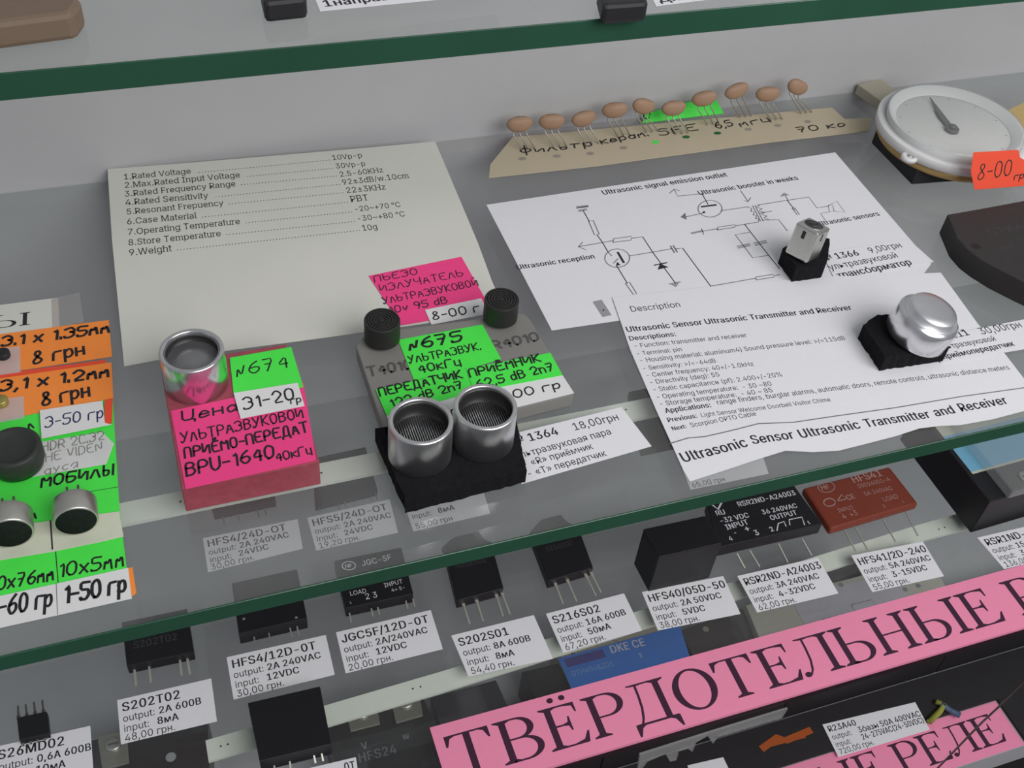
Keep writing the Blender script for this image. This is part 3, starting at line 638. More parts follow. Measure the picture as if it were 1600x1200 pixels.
# serif capitals of the printed signs: lists of filled outlines, cap height 1
def serif_glyph(ch):
    P = []
    S, T, W = 0.135, 0.04, 0.11      # stem, hairline, serif reach

    def rect(x0, y0, x1, y1): P.append([(x0, y0), (x1, y0), (x1, y1), (x0, y1)])

    def stem(x, y0=0, y1=1, s=S, bot=True, top=True):
        rect(x, y0, x + s, y1)
        if bot: P.append([(x - W, y0), (x + s + W, y0), (x + s + W, y0 + T * .8), (x + s, y0 + T * 2.0), (x, y0 + T * 2.0), (x - W, y0 + T * .8)])
        if top: P.append([(x - W, y1 - T * .8), (x, y1 - T * 2.0), (x + s, y1 - T * 2.0), (x + s + W, y1 - T * .8), (x + s + W, y1), (x - W, y1)])

    def bowl(x, y0, y1, reach):
        ro, n = (y1 - y0) / 2, 18
        outer = [(x, y1)] + [(x + reach * .45 + reach * .55 * math.cos(a), (y0 + y1) / 2 + ro * math.sin(a)) for a in [math.pi / 2 - math.pi * i / n for i in range(n + 1)]] + [(x, y0)]
        inner = [(x, y1 - T)] + [(x + reach * .40 + (reach * .60 - S) * math.cos(a), (y0 + y1) / 2 + (ro - T) * math.sin(a)) for a in [math.pi / 2 - math.pi * i / n for i in range(n + 1)]] + [(x, y0 + T)]
        for i in range(len(outer) - 1):
            P.append([outer[i], inner[i], inner[i + 1], outer[i + 1]])

    if ch == 'Т':
        rect(0.0, 1 - T, .86, 1); stem(.36, top=False)
        P.append([(0, 1), (0, .74), (.035, .74), (.10, .92), (.2, .96)]); P.append([(.86, 1), (.66, .96), (.76, .92), (.825, .74), (.86, .74)]); return P, .94
    if ch in 'ЕЁ':
        stem(.12, bot=True, top=True); rect(.12, 1 - T, .74, 1); rect(.12, 0, .78, T); rect(.25, .5, .56, .5 + T)
        P.append([(.74, 1), (.5, .96), (.68, .92), (.71, .76), (.74, .76)]); P.append([(.78, 0), (.84, .26), (.80, .26), (.70, .09), (.5, .04)])
        P.append([(.56, .70), (.56, .36), (.53, .36), (.50, .48), (.40, .5), (.40, .54), (.50, .57), (.53, .70)])
        if ch == 'Ё':
            for cx in (.32, .56): P.append([(cx + .065 * math.cos(a), 1.16 + .065 * math.sin(a)) for a in [k * math.pi / 8 for k in range(16)]])
        return P, .88
    if ch == 'В':
        stem(.12); bowl(.2, .50, 1, .58); bowl(.2, 0, .54, .66); return P, .93
    if ch == 'Р':
        stem(.12); bowl(.2, .44, 1, .62); return P, .86
    if ch == 'Ь':
        stem(.12); bowl(.2, 0, .55, .62); return P, .88
    if ch == 'Ы':
        stem(.12); bowl(.2, 0, .55, .60); stem(1.0); return P, 1.28
    if ch == 'Н':
        stem(.12); stem(.72); rect(.2, .48, .8, .48 + T); return P, 1.02
    if ch == 'О':
        n = 40
        for i in range(n):
            a, b = 2 * math.pi * i / n, 2 * math.pi * (i + 1) / n
            o = lambda t: (.49 + .46 * math.cos(t), .5 + .52 * math.sin(t))
            q = lambda t: (.49 + .31 * math.cos(t), .5 + .47 * math.sin(t))
            P.append([o(a), o(b), q(b), q(a)])
        return P, 1.0
    if ch in 'ЛД':
        stem(.66, bot=(ch == 'Л')); rect(.2, 1 - T, .72, 1); P.append([(.12, 1), (.12, .97), (.25, .95), (.4, .95), (.4, 1)])
        c = [(.28, 1), (.27, .7), (.24, .4), (.17, .16), (.08, .04)] if ch == 'Л' else [(.28, 1), (.27, .7), (.24, .4), (.18, .16), (.12, .03)]
        for a, b in zip(c, c[1:]): P.append([a, b, (b[0] + .05, b[1] - .01), (a[0] + .05, a[1])])
        if ch == 'Л': P.append([(.06 + .075 * math.cos(a), .075 + .07 * math.sin(a)) for a in [k * math.pi / 8 for k in range(16)]])
        else:
            rect(.02, 0, .92, T * 1.3); P.append([(.0, -.24), (.04, -.24), (.12, -.05), (.24, .02), (0, .04)]); P.append([(.94, -.24), (.90, -.24), (.82, -.05), (.7, .02), (.94, .04)])
        return P, .92 if ch == 'Л' else .96
    return [], .34


def serif_text(b, s, A, e1, e2, cap, m, lift=0.04, width=None):
    tot = sum(serif_glyph(c)[1] for c in s)
    k = cap if width is None else width / tot
    x, n = 0.0, 0
    for c in s:
        P, adv = serif_glyph(c)
        for poly in P:
            n += 1
            area = sum(p[0] * q[1] - p[1] * q[0] for p, q in zip(poly, poly[1:] + poly[:1]))
            if area < 0: poly = poly[::-1]
            b.face([A + e1 * ((x + X) * k) + e2 * (Y * cap) + Vector((0, 0, lift + 0.0015 * (n % 7))) for X, Y in poly], m)
        x += adv
    return x * k


def sheet(quad, z, m, t=0.12):
    """a paper whose corners are given on the level plane z"""
    b = B(m)
    b.prism([U(x, y, z) for x, y in quad], t, m)
    b.z = z
    return b


def T(b, s, p, q, bold=False, m=None, cap=None, serif=False):
    if getattr(b, 'plane', None):
        A, C = on_plane(b.plane, *p), on_plane(b.plane, *q)
        b.text(s, A, C, m, bold, cap, serif=serif, e2=b.plane[1].cross((C - A).normalized()))
    else:
        b.text(s, U(*p, b.z), U(*q, b.z), m, bold, cap, serif=serif)


def Hd(b, s, p, q, m=None, cap=None, pen=0.5, jit=.25):
    b.hand(s, U(*p, b.z), U(*q, b.z), m, cap, pen, jit=jit)


def block(quad, ztop, h, m, bev=0.3, taper=0.0):
    b = B(m)
    b.prism([U(x, y, ztop) for x, y in quad], h, m, taper=taper)
    if bev: b.bevel(bev, 2)
    b.z = ztop
    return b

# ------------------------------------------------------------------ the case: wall, board, glass shelves
GLASS = clear_mat('shelf_glass', (0.935, 0.95, 0.945), 0.06)
GLASS_CLEAN = clear_mat('cleaner_glass', (0.95, 0.965, 0.96), 0.018)
EDGE = mat('green_glass_edge', (0.022, 0.078, 0.048), 0.22, var=0.25, scale=25, spec=0.5)
WALL = mat('white_laminate', (0.47, 0.47, 0.48), 0.6, var=0.03, scale=120)
BOARD = mat('grey_laminate', (0.43, 0.43, 0.45), 0.6, var=0.04, scale=90)

b = B(WALL); b.box((250, Y_WALL + 6, 40), 1300, 12, 900, WALL)
tag(b.build('wall_back'), 'white laminate back panel of the display case', 'wall', kind='structure')
b = B(BOARD); b.box((250, 230.4, Z3 - 9), 1300, 174.6, 18, BOARD)
tag(b.build('trim_1'), 'grey base board of the display case', 'board', kind='structure')
PLINTH = mat('dark_plinth', (.02, .018, .018), .7)
b = B(PLINTH); b.box((250, 235, Z3 - 330), 1300, 160, 620, PLINTH)
tag(b.build('trim_2'), 'dark cabinet front below the display case', 'cabinet front', kind='structure')
b = B(PLINTH); b.box((250, -500, Z3 - 650), 4000, 3000, 20, mat('dark_floor', (.05, .045, .04), .6))
tag(b.build('floor'), 'dark shop floor', 'floor', kind='structure')


def glass_shelf(z, y0, t, label, gm=GLASS, em=EDGE):
    r = root('glass_shelf', (250, y0, z), label, 'shelf', 'glass shelves of the display case')
    b = B(gm)
    b.box((250, (y0 + 0.5 + Y_WALL - .3) / 2, z - t / 2), 1280, Y_WALL - .3 - y0 - .5, t, gm)
    b.build('glass_pane', r)
    b = B(em)
    b.box((250, y0 + .25, z - t / 2), 1280, .5, t, em)
    b.bevel(.12, 1)
    b.build('polished_edge', r)['label'] = 'dark polished front edge'
    return r


glass_shelf(Z1, 207.8, 5.8, 'upper glass shelf with a thick green front edge')
glass_shelf(Z0, 147.3, 5.2, 'middle glass shelf carrying the ultrasonic sensors and handwritten notes')
glass_shelf(ZL, 140.3, 5.2, 'lower glass shelf carrying the relays and printed price labels', GLASS_CLEAN, mat('dark_glass_edge', (0.030, 0.014, 0.020), 0.3, var=.2))

STRIP = mat('cream_plastic', (0.80, 0.82, 0.74), 0.45, var=0.03)


def strip(ends, dots, label):
    """a perforated strip under a glass shelf: four mm corners at its lower face"""
    b = B(STRIP)
    b.prism(ends, 1.2, STRIP)
    for p in dots:
        b.face([p + Vector((.35 * math.cos(a), .35 * math.sin(a), .03)) for a in [k * math.pi / 5 for k in range(10)]], INK)
    tag(b.build('support_strip'), label, 'strip', 'cream support strips under the shelves')


zs = Z0 - 5.3
q0, q1 = U(190, 786, zs), U(594, 704, zs)
w0, w1 = U(195, 819, zs), U(600, 733, zs)
strip([Vector((-60, q0.y, zs)), Vector((260, q1.y, zs)), Vector((260, w1.y, zs)), Vector((-60, w0.y, zs))],
      [U(282, 784, zs), U(502, 739, zs), U(978, 640, zs)], 'cream plastic strip fixed under the middle glass shelf')
zs = ZL - 5.3
strip([U(321, 1157, zs), U(700, 1046, zs), U(1435, 820, zs), U(1520, 796, zs), U(1536, 820, zs), U(1450, 842, zs), U(685, 1083, zs), U(326, 1190, zs)],
      [U(585 + 60, 1077 - 1, zs), U(657, 1073, zs), U(345, 1166, zs), U(356, 1163, zs), U(1467, 827, zs), U(1476, 824, zs)],
      'cream perforated strip fixed under the lower glass shelf')

# ------------------------------------------------------------------ printed sheets on the middle shelf
# the yellowed data sheet: its front edge lies on the glass, its back edge leans up against the wall
b = B(OLDPAPER)
P0, P1 = U(194, 572, .25), U(790, 487, .25)
PT = V(168, 264, Y_WALL - .5)
nrm = (P1 - P0).cross(PT - P0).normalized()
b.plane = (P0, nrm)
b.prism([on_plane(b.plane, x, y) for x, y in ((168, 264), (300, 254), (430, 243), (560, 232), (680, 221), (747, 380), (769, 440), (790, 487), (590, 516), (248, 562), (194, 572), (187, 500), (175, 375))], .15, OLDPAPER)
rows = [("1.Rated Voltage", (192.5, 281), (299, 271), (309, 270), (517, 250), "10Vp-p", (519, 250.5), (567, 246)),
        ("2.Max.Rated Input Voltage", (194, 294), (376, 277), (385, 276), (522, 263), "30Vp-p", (525, 263.5), (572, 259)),
        ("3.Rated Frequency Range", (194.5, 307.5), (369, 291), (375, 289), (528, 275), "2.5-60KHz", (531, 276.5), (600, 269)),
        ("4.Rated Sensitivity", (195.5, 321), (326, 309.5), (335, 308), (533, 288), "92±3dB/w.10cm", (535, 289), (640, 278)),
        ("5.Resonant Frepuency", (197, 335.5), (350, 321), (356, 319), (538, 301), "22±3KHz", (541, 302), (604, 296)),
        ("6.Case Material", (197.5, 351), (308, 341), (314, 339.5), (545, 316), "PBT", (548, 316), (577, 313)),
        ("7.Operating Temperature", (199, 367.5), (376, 350), (382, 348.5), (552, 331), "-20~+70 °C", (554, 331), (627, 323)),
        ("8.Store Temperature", (200, 384), (346, 369), (352, 367), (556, 346), "-30~+80 °C", (558, 346), (634, 338)),
        ("9.Weight", (201, 400), (269, 392.5), (275, 391), (564, 360), "10g", (566, 361), (591, 358))]
for s, p, q, d0, d1, v, p2, q2 in rows:
    T(b, s, p, q, serif=True)
    T(b, v, p2, q2, serif=True)
    A, C = on_plane(b.plane, *d0), on_plane(b.plane, *d1)
    n = int((C - A).length / .95)
    for i in range(n):
        c = A.lerp(C, (i + .5) / n)
        b.face([c + Vector((dx * .16, dy * .16, .05)) for dx, dy in ((-1, -1), (1, -1), (1, 1), (-1, 1))], INK)
tag(b.build('data_sheet'), 'yellowed printed data sheet listing nine ratings, leaning on the back wall', 'paper')

# the circuit diagram
b = sheet([(760, 320), (1305, 238), (1455, 412), (1440, 432), (862, 516)], 0.25, PAPER)
S1 = lambda X, Y: U(740 + X / 3.2, 220 + Y / 3.2, b.z)
S2 = lambda X, Y: U(1150 + X / 3.556, 280 + Y / 3.556, b.z)


def ln(f, pts, w=.32, m=GREYINK):
    b.stroke([f(*p) for p in pts], w, m)


def ring(f, cx, cy, rx, ry, m=GREYINK, w=.32):
    ln(f, [(cx + rx * math.cos(a), cy + ry * math.sin(a)) for a in [k * math.pi / 12 for k in range(25)]], w, m)


def fillp(f, pts, m=INK):
    P = [f(*p) + Vector((0, 0, .06)) for p in pts]
    a = sum(p.x * q.y - q.x * p.y for p, q in zip(P, P[1:] + P[:1]))
    b.face(P if a > 0 else P[::-1], m)


ln(S1, [(548, 350), (578, 402)], m=INK); ln(S1, [(575, 402), (605, 472), (628, 468), (598, 398), (575, 402)]); ln(S1, [(617, 470), (645, 510), (670, 553)], m=INK)
ln(S1, [(515, 338), (572, 326)]); ln(S1, [(522, 332), (566, 328)], 1.2, FAINT); ln(S1, [(530, 350), (560, 344)], 1.0, FAINT)
ln(S1, [(525, 530), (695, 500)]); ln(S1, [(545, 508), (525, 530), (560, 545)]); ln(S1, [(697, 508), (700, 490), (790, 478), (787, 497), (697, 508)]); ln(S1, [(790, 488), (845, 480), (895, 557)], m=INK)
ring(S1, 718, 587, 62, 46); ln(S1, [(722, 560), (750, 608)], .8, INK); ln(S1, [(780, 576), (895, 557), (990, 540)]); ln(S1, [(985, 527), (1003, 558)], .5); ln(S1, [(999, 525), (1017, 556)], .5)
ln(S1, [(1012, 541), (1045, 537), (1185, 727)], m=INK); ln(S1, [(1185, 727), (1410, 688)]); ln(S1, [(1413, 696), (1410, 682), (1500, 668), (1503, 682), (1413, 696)]); ln(S1, [(1503, 675), (1530, 670)])
ln(S1, [(895, 557), (1015, 720)], m=INK); fillp(S1, [(920, 645), (975, 632), (932, 615)]); ln(S1, [(905, 622), (965, 610)], .5, INK); ln(S1, [(980, 716), (1032, 706)], .5, FAINT); fillp(S1, [(985, 718), (1028, 710), (1012, 732)], FAINT)
fillp(S1, [(712, 625), (735, 622), (718, 606)]); ln(S1, [(715, 625), (768, 712)], m=INK); ln(S1, [(760, 714), (798, 768), (815, 764), (780, 708), (760, 714)])
ln(S1, [(672, 556), (690, 575)]); ln(S1, [(700, 612), (722, 590)])
fillp(S1, [(595, 805), (640, 795), (690, 872), (645, 882)], FAINT); fillp(S1, [(645, 852), (652, 850), (654, 844), (647, 843)])
ring(S1, 1182, 340, 60, 42); ln(S1, [(1142, 330), (1210, 321)], .8, INK); ln(S1, [(1172, 318), (1142, 265)], m=INK); ln(S1, [(1142, 265), (1020, 277), (1003, 243)]); ln(S1, [(980, 262), (1003, 243), (1030, 250)])
fillp(S1, [(1140, 365), (1160, 360), (1152, 350)]); ln(S1, [(1145, 362), (1065, 380)]); fillp(S1, [(1035, 382), (1065, 395), (1058, 360)], GREYINK); ln(S1, [(1238, 350), (1375, 330)])
for i in range(4):
    x0, y0 = 1375 + 12 * i, 335 + 18 * i
    ln(S1, [(x0, y0), (x0 + 16, y0 + 2), (x0 + 12, y0 + 18)]); ln(S1, [(x0 + 55, y0 - 12), (x0 + 40, y0 - 4), (x0 + 66, y0 + 6)])
ln(S1, [(1395, 325), (1435, 402)]); ln(S1, [(1407, 324), (1447, 400)]); ln(S1, [(1420, 322), (1570, 297), (1605, 345)])
ln(S1, [(1430, 362), (1490, 352)]); ln(S1, [(1415, 408), (1355, 418), (1308, 426)]); ln(S1, [(1218, 446), (1222, 432), (1308, 420), (1306, 433), (1218, 446)]); ln(S1, [(1220, 440), (1148, 452)])
ln(S1, [(1140, 440), (1150, 468)]); ln(S1, [(1093, 462), (1140, 452)], .9, FAINT); ln(S1, [(1355, 418), (1385, 457), (1475, 573), (1530, 640)], m=INK); ln(S1, [(1385, 457), (1308, 470), (1395, 585), (1475, 573)])
ln(S1, [(1320, 528), (1378, 516)], .6, FAINT); ln(S1, [(1325, 536), (1380, 524)], .6, FAINT); ln(S1, [(1405, 512), (1460, 500)], .6, FAINT); ln(S1, [(1410, 522), (1465, 508)], .6, FAINT)
ln(S1, [(1445, 397), (1525, 395), (1568, 450)]); ln(S1, [(1335, 250), (1372, 303)]); ln(S1, [(1355, 300), (1372, 305), (1385, 285)]); fillp(S1, [(1530, 280), (1580, 272), (1552, 260)], FAINT); ln(S1, [(1553, 265), (1572, 297)])
ln(S2, [(283, 118), (405, 100), (450, 160), (512, 150)]); ln(S2, [(283, 118), (318, 160)]); ln(S2, [(312, 162), (340, 198), (352, 196), (325, 158), (312, 162)]); ln(S2, [(512, 148), (520, 182), (545, 178), (537, 143), (512, 148), (560, 122), (605, 185), (545, 178)], .3, FAINT)
ln(S2, [(520, 182), (470, 190), (500, 235)], m=FAINT)
T(b, "Ultrasonic signal emission outlet", (942.5, 304.5), (1138, 275.5), True); T(b, "Ultrasonic booster in weeks", (1093, 305), (1249, 280.5), True)
T(b, "Ultrasonic reception", (808, 421.5), (931, 403.5), True); T(b, "Ultrasonic sensors", (1278, 353.5), (1376, 336.5), True)
tag(b.build('circuit_diagram'), 'white sheet with a printed transistor circuit diagram, behind the metal can', 'paper')

# the description sheet with its curling lower edge
outl = [(957, 465), (1070, 452), (1180, 441), (1300, 432), (1390, 429), (1470, 426), (1528, 506), (1572, 555), (1605, 598), (1650, 634), (1600, 642), (1550, 655), (1500, 664),
        (1470, 665), (1437, 669), (1400, 681), (1350, 694), (1310, 704), (1270, 706), (1227, 704), (1185, 717), (1137, 733), (1078, 752), (1068, 735), (1050, 695), (1025, 640), (985, 547)]
b = sheet(outl, 0.6, PAPER)
for s, p, q, bold in [
    ("Description", (986, 487.5), (1065, 479.5), 0), ("Ultrasonic Sensor Ultrasonic Transmitter and Receiver", (979.5, 519), (1332.5, 484), 1), ("Descriptions:", (984, 532.5), (1057.5, 525), 1),
    ("- Function: transmitter and receiver", (991, 544), (1168, 526.5), 0), ("- Terminal: pin", (995, 556), (1067, 548.5), 0),
    ("- Housing material: aluminum4) Sound pressure level: >/=115dB", (1000, 567), (1322, 531), 0), ("- Sensitivity: >/=-64dB", (1004.5, 579), (1120, 566.5), 0),
    ("- Center frequency: 40+/-1.0kHz", (1010, 590), (1179, 571.5), 0), ("- Directivity (deg): 55", (1015.5, 601), (1126, 588), 0),
    ("- Static capacitance (pf): 2.400+/-20%", (1020.5, 612.5), (1224, 588), 0), ("- Operating temperature:  - 30 ~80", (1026, 624), (1207.5, 602.5), 0),
    ("- Storage temperature:  - 40 ~ 85", (1031, 635), (1209, 612.5), 0), ("Applications:", (1040.5, 645.5), (1112.5, 636), 1),
    ("range finders, burglar alarms, automatic doors, remote controls, ultrasonic distance meters", (1121, 632.5), (1579, 577), 0),
    ("Previous:", (1044, 660), (1091, 652.5), 1), ("Light Sensor Welcome Doorbell Visitor Chime", (1096, 652), (1299, 627), 0),
    ("Next:", (1051, 673), (1074, 668.5), 1), ("Scorpion OPTO Cable", (1080, 668), (1183, 649), 0),
    ("Ultrasonic", (1067.5, 723), (1171, 697), 1), ("Sensor", (1176, 694), (1243, 685), 1), ("Ultrasonic", (1251, 685), (1347, 669), 1),
    ("Transmitter", (1354, 668), (1456, 652.5), 1), ("and", (1463, 651), (1495, 645), 1), ("Receiver", (1502, 643.5), (1577, 630.5), 1)]:
    T(b, s, p, q, bool(bold), m=INK if bold else mat('soft_ink', (0.055, 0.055, 0.06), .7))
b.stroke([U(x, y, b.z) for x, y in ((1047, 693), (1075, 684.5), (1100, 682.5), (1125, 677), (1150, 671), (1185, 662), (1240, 660), (1300, 651), (1400, 637), (1500, 620), (1600, 606))], .35, GREYINK)
tag(b.build('description_sheet'), 'white printed description sheet with a wavy lower edge, under the domed sensor', 'paper')

# printed price labels of the middle shelf
b = sheet([(800, 678), (971, 636), (1018, 697), (815, 756)], 0.2, PAPER)
T(b, "№ 1364", (802, 696), (875, 678.5), True); T(b, "18,00грн", (897, 673), (969, 655.5)); T(b, "ультразвуковая пара", (807, 718), (957, 678))
T(b, "- «R» приёмник", (818, 731), (928, 701)); T(b, "- «T» передатчик", (825, 746), (949, 712))
tag(b.build('price_label'), 'white price label 18,00 beside the pair of silver sensors', 'label', 'printed price labels on the middle shelf')
b = sheet([(1284, 395), (1418, 372.5), (1459, 409), (1304, 436)], 0.5, PAPER)
T(b, "№ 1366", (1288, 408), (1345, 398.5), True); T(b, "9,00грн", (1360, 396), (1411, 386)); T(b, "ультразвуковой", (1298, 422), (1405, 402)); T(b, "трансформатор", (1312, 435), (1427, 413), True)
tag(b.build('price_label'), 'white price label 9,00 beside the metal can on foam', 'label', 'printed price labels on the middle shelf')
b = sheet([(1460, 527), (1625, 494), (1645, 538), (1470, 567)], 0.9, PAPER)
T(b, "1211", (1480, 531), (1517, 523), True); T(b, "30,00грн", (1534, 523), (1599, 511)); T(b, "ультразвуковой", (1470, 547.5), (1558, 532)); T(b, "приёмопередатчик", (1475, 561.5), (1587, 540), True)
tag(b.build('price_label'), 'white price label 30,00 beside the domed silver sensor', 'label', 'printed price labels on the middle shelf')

# ------------------------------------------------------------------ loose notes on the data sheet
DPL = (P0 + nrm * .2, nrm)


def plane_sheet(quad, plane, m, t=.12):
    b = B(m)
    b.plane = plane
    b.prism([on_plane(plane, x, y) for x, y in quad], t, m)
    return b


def hand_plane(b, s, p, q, cap, pen, m=None):
    A, C = on_plane(b.plane, *p), on_plane(b.plane, *q)
    b.hand(s, A, C, m, cap, pen, e2=b.plane[1].cross((C - A).normalized()))


b = plane_sheet([(576, 431), (721, 401), (768, 484), (627, 508)], DPL, PINK)
hand_plane(b, "ПЬЕЗО", (586, 441), (653, 428), 2.6, .33); hand_plane(b, "ИЗЛУЧАТЕЛЬ", (595, 456), (725, 431), 2.9, .33); hand_plane(b, "УЛЬТРАЗВУКОВОЙ", (600, 475), (748, 446), 2.8, .33); hand_plane(b, "10v 95 dB", (610, 490), (700, 473), 2.7, .36)
pn = b.build('pink_note'); tag(pn, 'hot pink handwritten note on the yellowed data sheet', 'note')
b = plane_sheet([(664, 484), (752, 466), (764, 490), (674, 507)], (P0 + nrm * .4, nrm), TAG)
hand_plane(b, "8-00 г", (677, 500), (751, 486), 3.1, .45)
b.build('price_tag', pn)['label'] = 'white price tag'

# ------------------------------------------------------------------ ultrasonic sensors
CAV = mat('dark_cavity', (0.02, 0.02, 0.02), 0.4, var=0.1)
GRILLE = mat('sensor_grille', (0.5, 0.5, 0.5), 0.3, 1.0, var=0.15)


def can_sensor(c, z0, R, h, label, cone=False):
    am = ALU if cone else ALU_R
    r = root('ultrasonic_sensor', (c[0], c[1], z0), label, 'sensor', 'large open silver sensors')
    b = B(am)
    i = R - 1.25
    b.lathe([(0, 0), (R - .2, 0), (R, .25), (R, h - .45), (R - .12, h - .12), (R - .45, h), (i + .25, h), (i, h - .3), (i - .05, h - 1.2)], (c[0], c[1], z0), am, 96)
    b.build('housing', r)
    b = B(CAV)
    b.lathe([(i - .02, h - 1.2), (i - .08, h - 6.0 if not cone else h - 3.4), (0, h - 6.0 if not cone else h - 3.4)], (c[0], c[1], z0), CAV, 64)
    b.build('cavity_lining', r)['label'] = 'dark inside wall'
    if cone:
        b = B(ALU_D)
        b.lathe([(i - .3, h - 3.3), (4.2, h - 3.0), (3.9, h - 2.75), (1.6, h - 2.45), (0, h - 2.4)], (c[0], c[1], z0), mat('grey_cone', (.25, .25, .26), .35, .6), 64)
        for k in range(90):
            a = 2 * math.pi * k / 90
            b.box((c[0] + (i - .15) * math.cos(a), c[1] + (i - .15) * math.sin(a), z0 + h - .95), .28, .28, .7, ALU_D, Matrix.Rotation(a, 3, 'Z'))
        b.build('cone', r)['label'] = 'grey inner cone with a toothed rim'
    else:
        b = B(GRILLE)
        n = 22
        for k in range(n):
            x = (k + .5) / n * 2 - 1
            L = math.sqrt(max(0, 1 - x * x)) * (i - .15)
            b.box((c[0] + x * (i - .15), c[1], z0 + h - 5.7), .24, 2 * L, .3, GRILLE)
        b.build('grille', r)['label'] = 'striped metal grille'
    return r


# the pink acrylic stand with the single sensor
r = root('pink_display_block', (12, 197, 0), 'pink acrylic block with a price note, carrying a single silver sensor', 'block')
ACR = mat('pink_lit_acrylic', (0.40, 0.075, 0.105), 0.45, var=0.25, scale=500, bump=0.3, trans=0.22)
b = B(ACR)
X0, X1, Y0, Y1 = -4.6, 28.5, 176.3, 219.5
b.prism([(X0, Y0, 9), (X1, Y0, 9), (X1, Y1, 9), (X0, Y1, 9)], 8.9, ACR); b.bevel(.35, 2)
b.build('acrylic_block', r)
b = sheet([(267, 642), (474, 598), (494, 719), (290, 764)], 9.15, PINK)
Hd(b, "Цена", (285, 658), (371, 641), cap=3.3, pen=.55); Hd(b, "УЛЬТРАЗВУКОВОЙ", (284, 692), (475, 652), cap=3.3, pen=.42); Hd(b, "ПРИЁМО-ПЕРЕДАТ", (289, 716), (482, 674), cap=3.3, pen=.55)
Hd(b, "BPU-1640", (292, 744), (430, 714), cap=4.0, pen=.6); Hd(b, "40кГц", (432, 721), (488, 708), cap=2.6, pen=.42)
b.build('pink_note', r)['label'] = 'hot pink handwritten note'
b = sheet([(359, 559), (455, 542), (474, 605), (365, 614)], 9.35, GREEN)
Hd(b, "№674", (370, 588), (452, 573), cap=4.3, pen=.42)
b.build('green_note', r)['label'] = 'fluorescent green number note'
b = sheet([(365, 614), (465, 598), (476, 634), (376, 654)], 9.6, TAG)
Hd(b, "31-20", (382, 640), (461, 623), cap=4.0, pen=.5); Hd(b, "гр", (455, 631), (471, 628), cap=2.2, pen=.35)
b.build('price_tag', r)['label'] = 'white price tag'
can_sensor((3.7, 210.5), 9.05, 8.05, 11.9, 'single shiny open silver sensor standing on the pink block', True)

# the grey acrylic stand with two small black transducers
r = root('grey_display_block', (72, 200, 0), 'grey acrylic block with green notes, carrying two small black transducers', 'block')
GAC = mat('grey_acrylic', (0.245, 0.24, 0.225), 0.35, var=0.06, scale=80, trans=0.15)
b = B(GAC)
tp = [(47.0, 181.9, 5), (100.2, 185.8, 5), (98.5, 217.5, 5), (97.8, 219.5, 5), (96, 220.4, 5), (54, 222.3, 5), (50.0, 221.3, 5), (47.4, 218.4, 5)]
b.prism(tp, 4.9, GAC); b.bevel(.4, 2); b.z = 5.0
Hd(b, "T4010", (577, 588), (645, 575), m=mat('smeared_ink', (0.09, 0.085, 0.08), .6), cap=3.4, pen=.75); Hd(b, "R4010", (772, 546), (843, 531), m=mat('smeared_ink', (0.09, 0.085, 0.08)), cap=3.2, pen=.75)
b.build('acrylic_block', r)
b = sheet([(622, 531), (754, 507), (783, 561), (735, 575), (647, 594)], 5.2, GREEN)
Hd(b, "№675", (641, 547), (724, 532), cap=4.0, pen=.75); Hd(b, "УЛЬТРАЗВУК.", (640, 568), (752, 546), cap=2.8, pen=.42); Hd(b, "40кГц", (655, 583), (721, 570), cap=2.9, pen=.5)
b.build('green_note', r)['label'] = 'fluorescent green number note'
b = sheet([(587, 609), (728, 576), (741, 612), (604, 649)], 5.35, GREEN)
Hd(b, "ПЕРЕДАТЧИК", (594, 619), (723, 590), cap=2.9, pen=.55); Hd(b, "122 dB 2n7", (612, 637), (725, 606), cap=2.8, pen=.5)
b.build('green_note', r)['label'] = 'fluorescent green transmitter note'
b = sheet([(728, 576), (860, 551), (879, 586), (741, 612)], 5.5, GREEN)
Hd(b, "ПРИЁМНИК", (735, 589), (846, 564), cap=2.9, pen=.55); Hd(b, "62,5 dB 2n7", (747, 607), (867, 578), cap=2.9, pen=.5)
b.build('green_note', r)['label'] = 'fluorescent green receiver note'
b = sheet([(741, 612), (879, 586), (897, 614), (752, 650)], 5.35, TAG)
Hd(b, "6-00 гр", (772, 629), (877, 606), cap=2.8, pen=.45)
b.build('price_tag', r)['label'] = 'white price tag'
b = sheet([(604, 649), (741, 612), (752, 646), (614, 678)], 5.2, TAG)
Hd(b, "6-00 гр", (625, 668), (735, 642), cap=2.8, pen=.45)
b.build('price_tag', r)['label'] = 'white price tag'

TRB = mat('charcoal_plastic', (0.020, 0.020, 0.019), 0.5, var=0.15)


def small_transducer(c, z0, label):
    r = root('transducer', (c[0], c[1], z0), label, 'transducer', 'small black transducers on the grey block')
    b = B(TRB)
    h = 7.0
    pr = [(0, 1.0), (4.8, 1.0), (5.0, 1.2), (5.0, 1 + h - .3), (4.85, 1 + h), (4.3, 1 + h)]
    rr = 4.3
    for k in range(5):
        pr += [(rr, 1 + h - .35), (rr - .28, 1 + h - .35), (rr - .3, 1 + h), (rr - .78, 1 + h)]
        rr -= .8
    pr += [(0, 1 + h)]
    b.lathe(pr, (c[0], c[1], z0), TRB, 56, smooth=False)
    b.box((c[0] + 3.3, c[1] + 1.4, z0 + 1 + h), .5, 1.2, .1, BLACK)
    b.build('case', r)
    for s in (-1, 1):
        b = B(LEG); b.bar((c[0] + 2.2 * s, c[1] - 2.4, z0 + .03), (c[0] + 2.2 * s, c[1] - 2.4, z0 + 1.2), .6, .6, LEG, Vector((0, 1, 0)))
        b.build('pin', r)
    return r


small_transducer((54.9, 218.4), 5.0, 'small black ribbed transducer at the T4010 marking of the grey block')
small_transducer((89.9, 218.9), 5.0, 'small black ribbed transducer at the R4010 marking of the grey block')


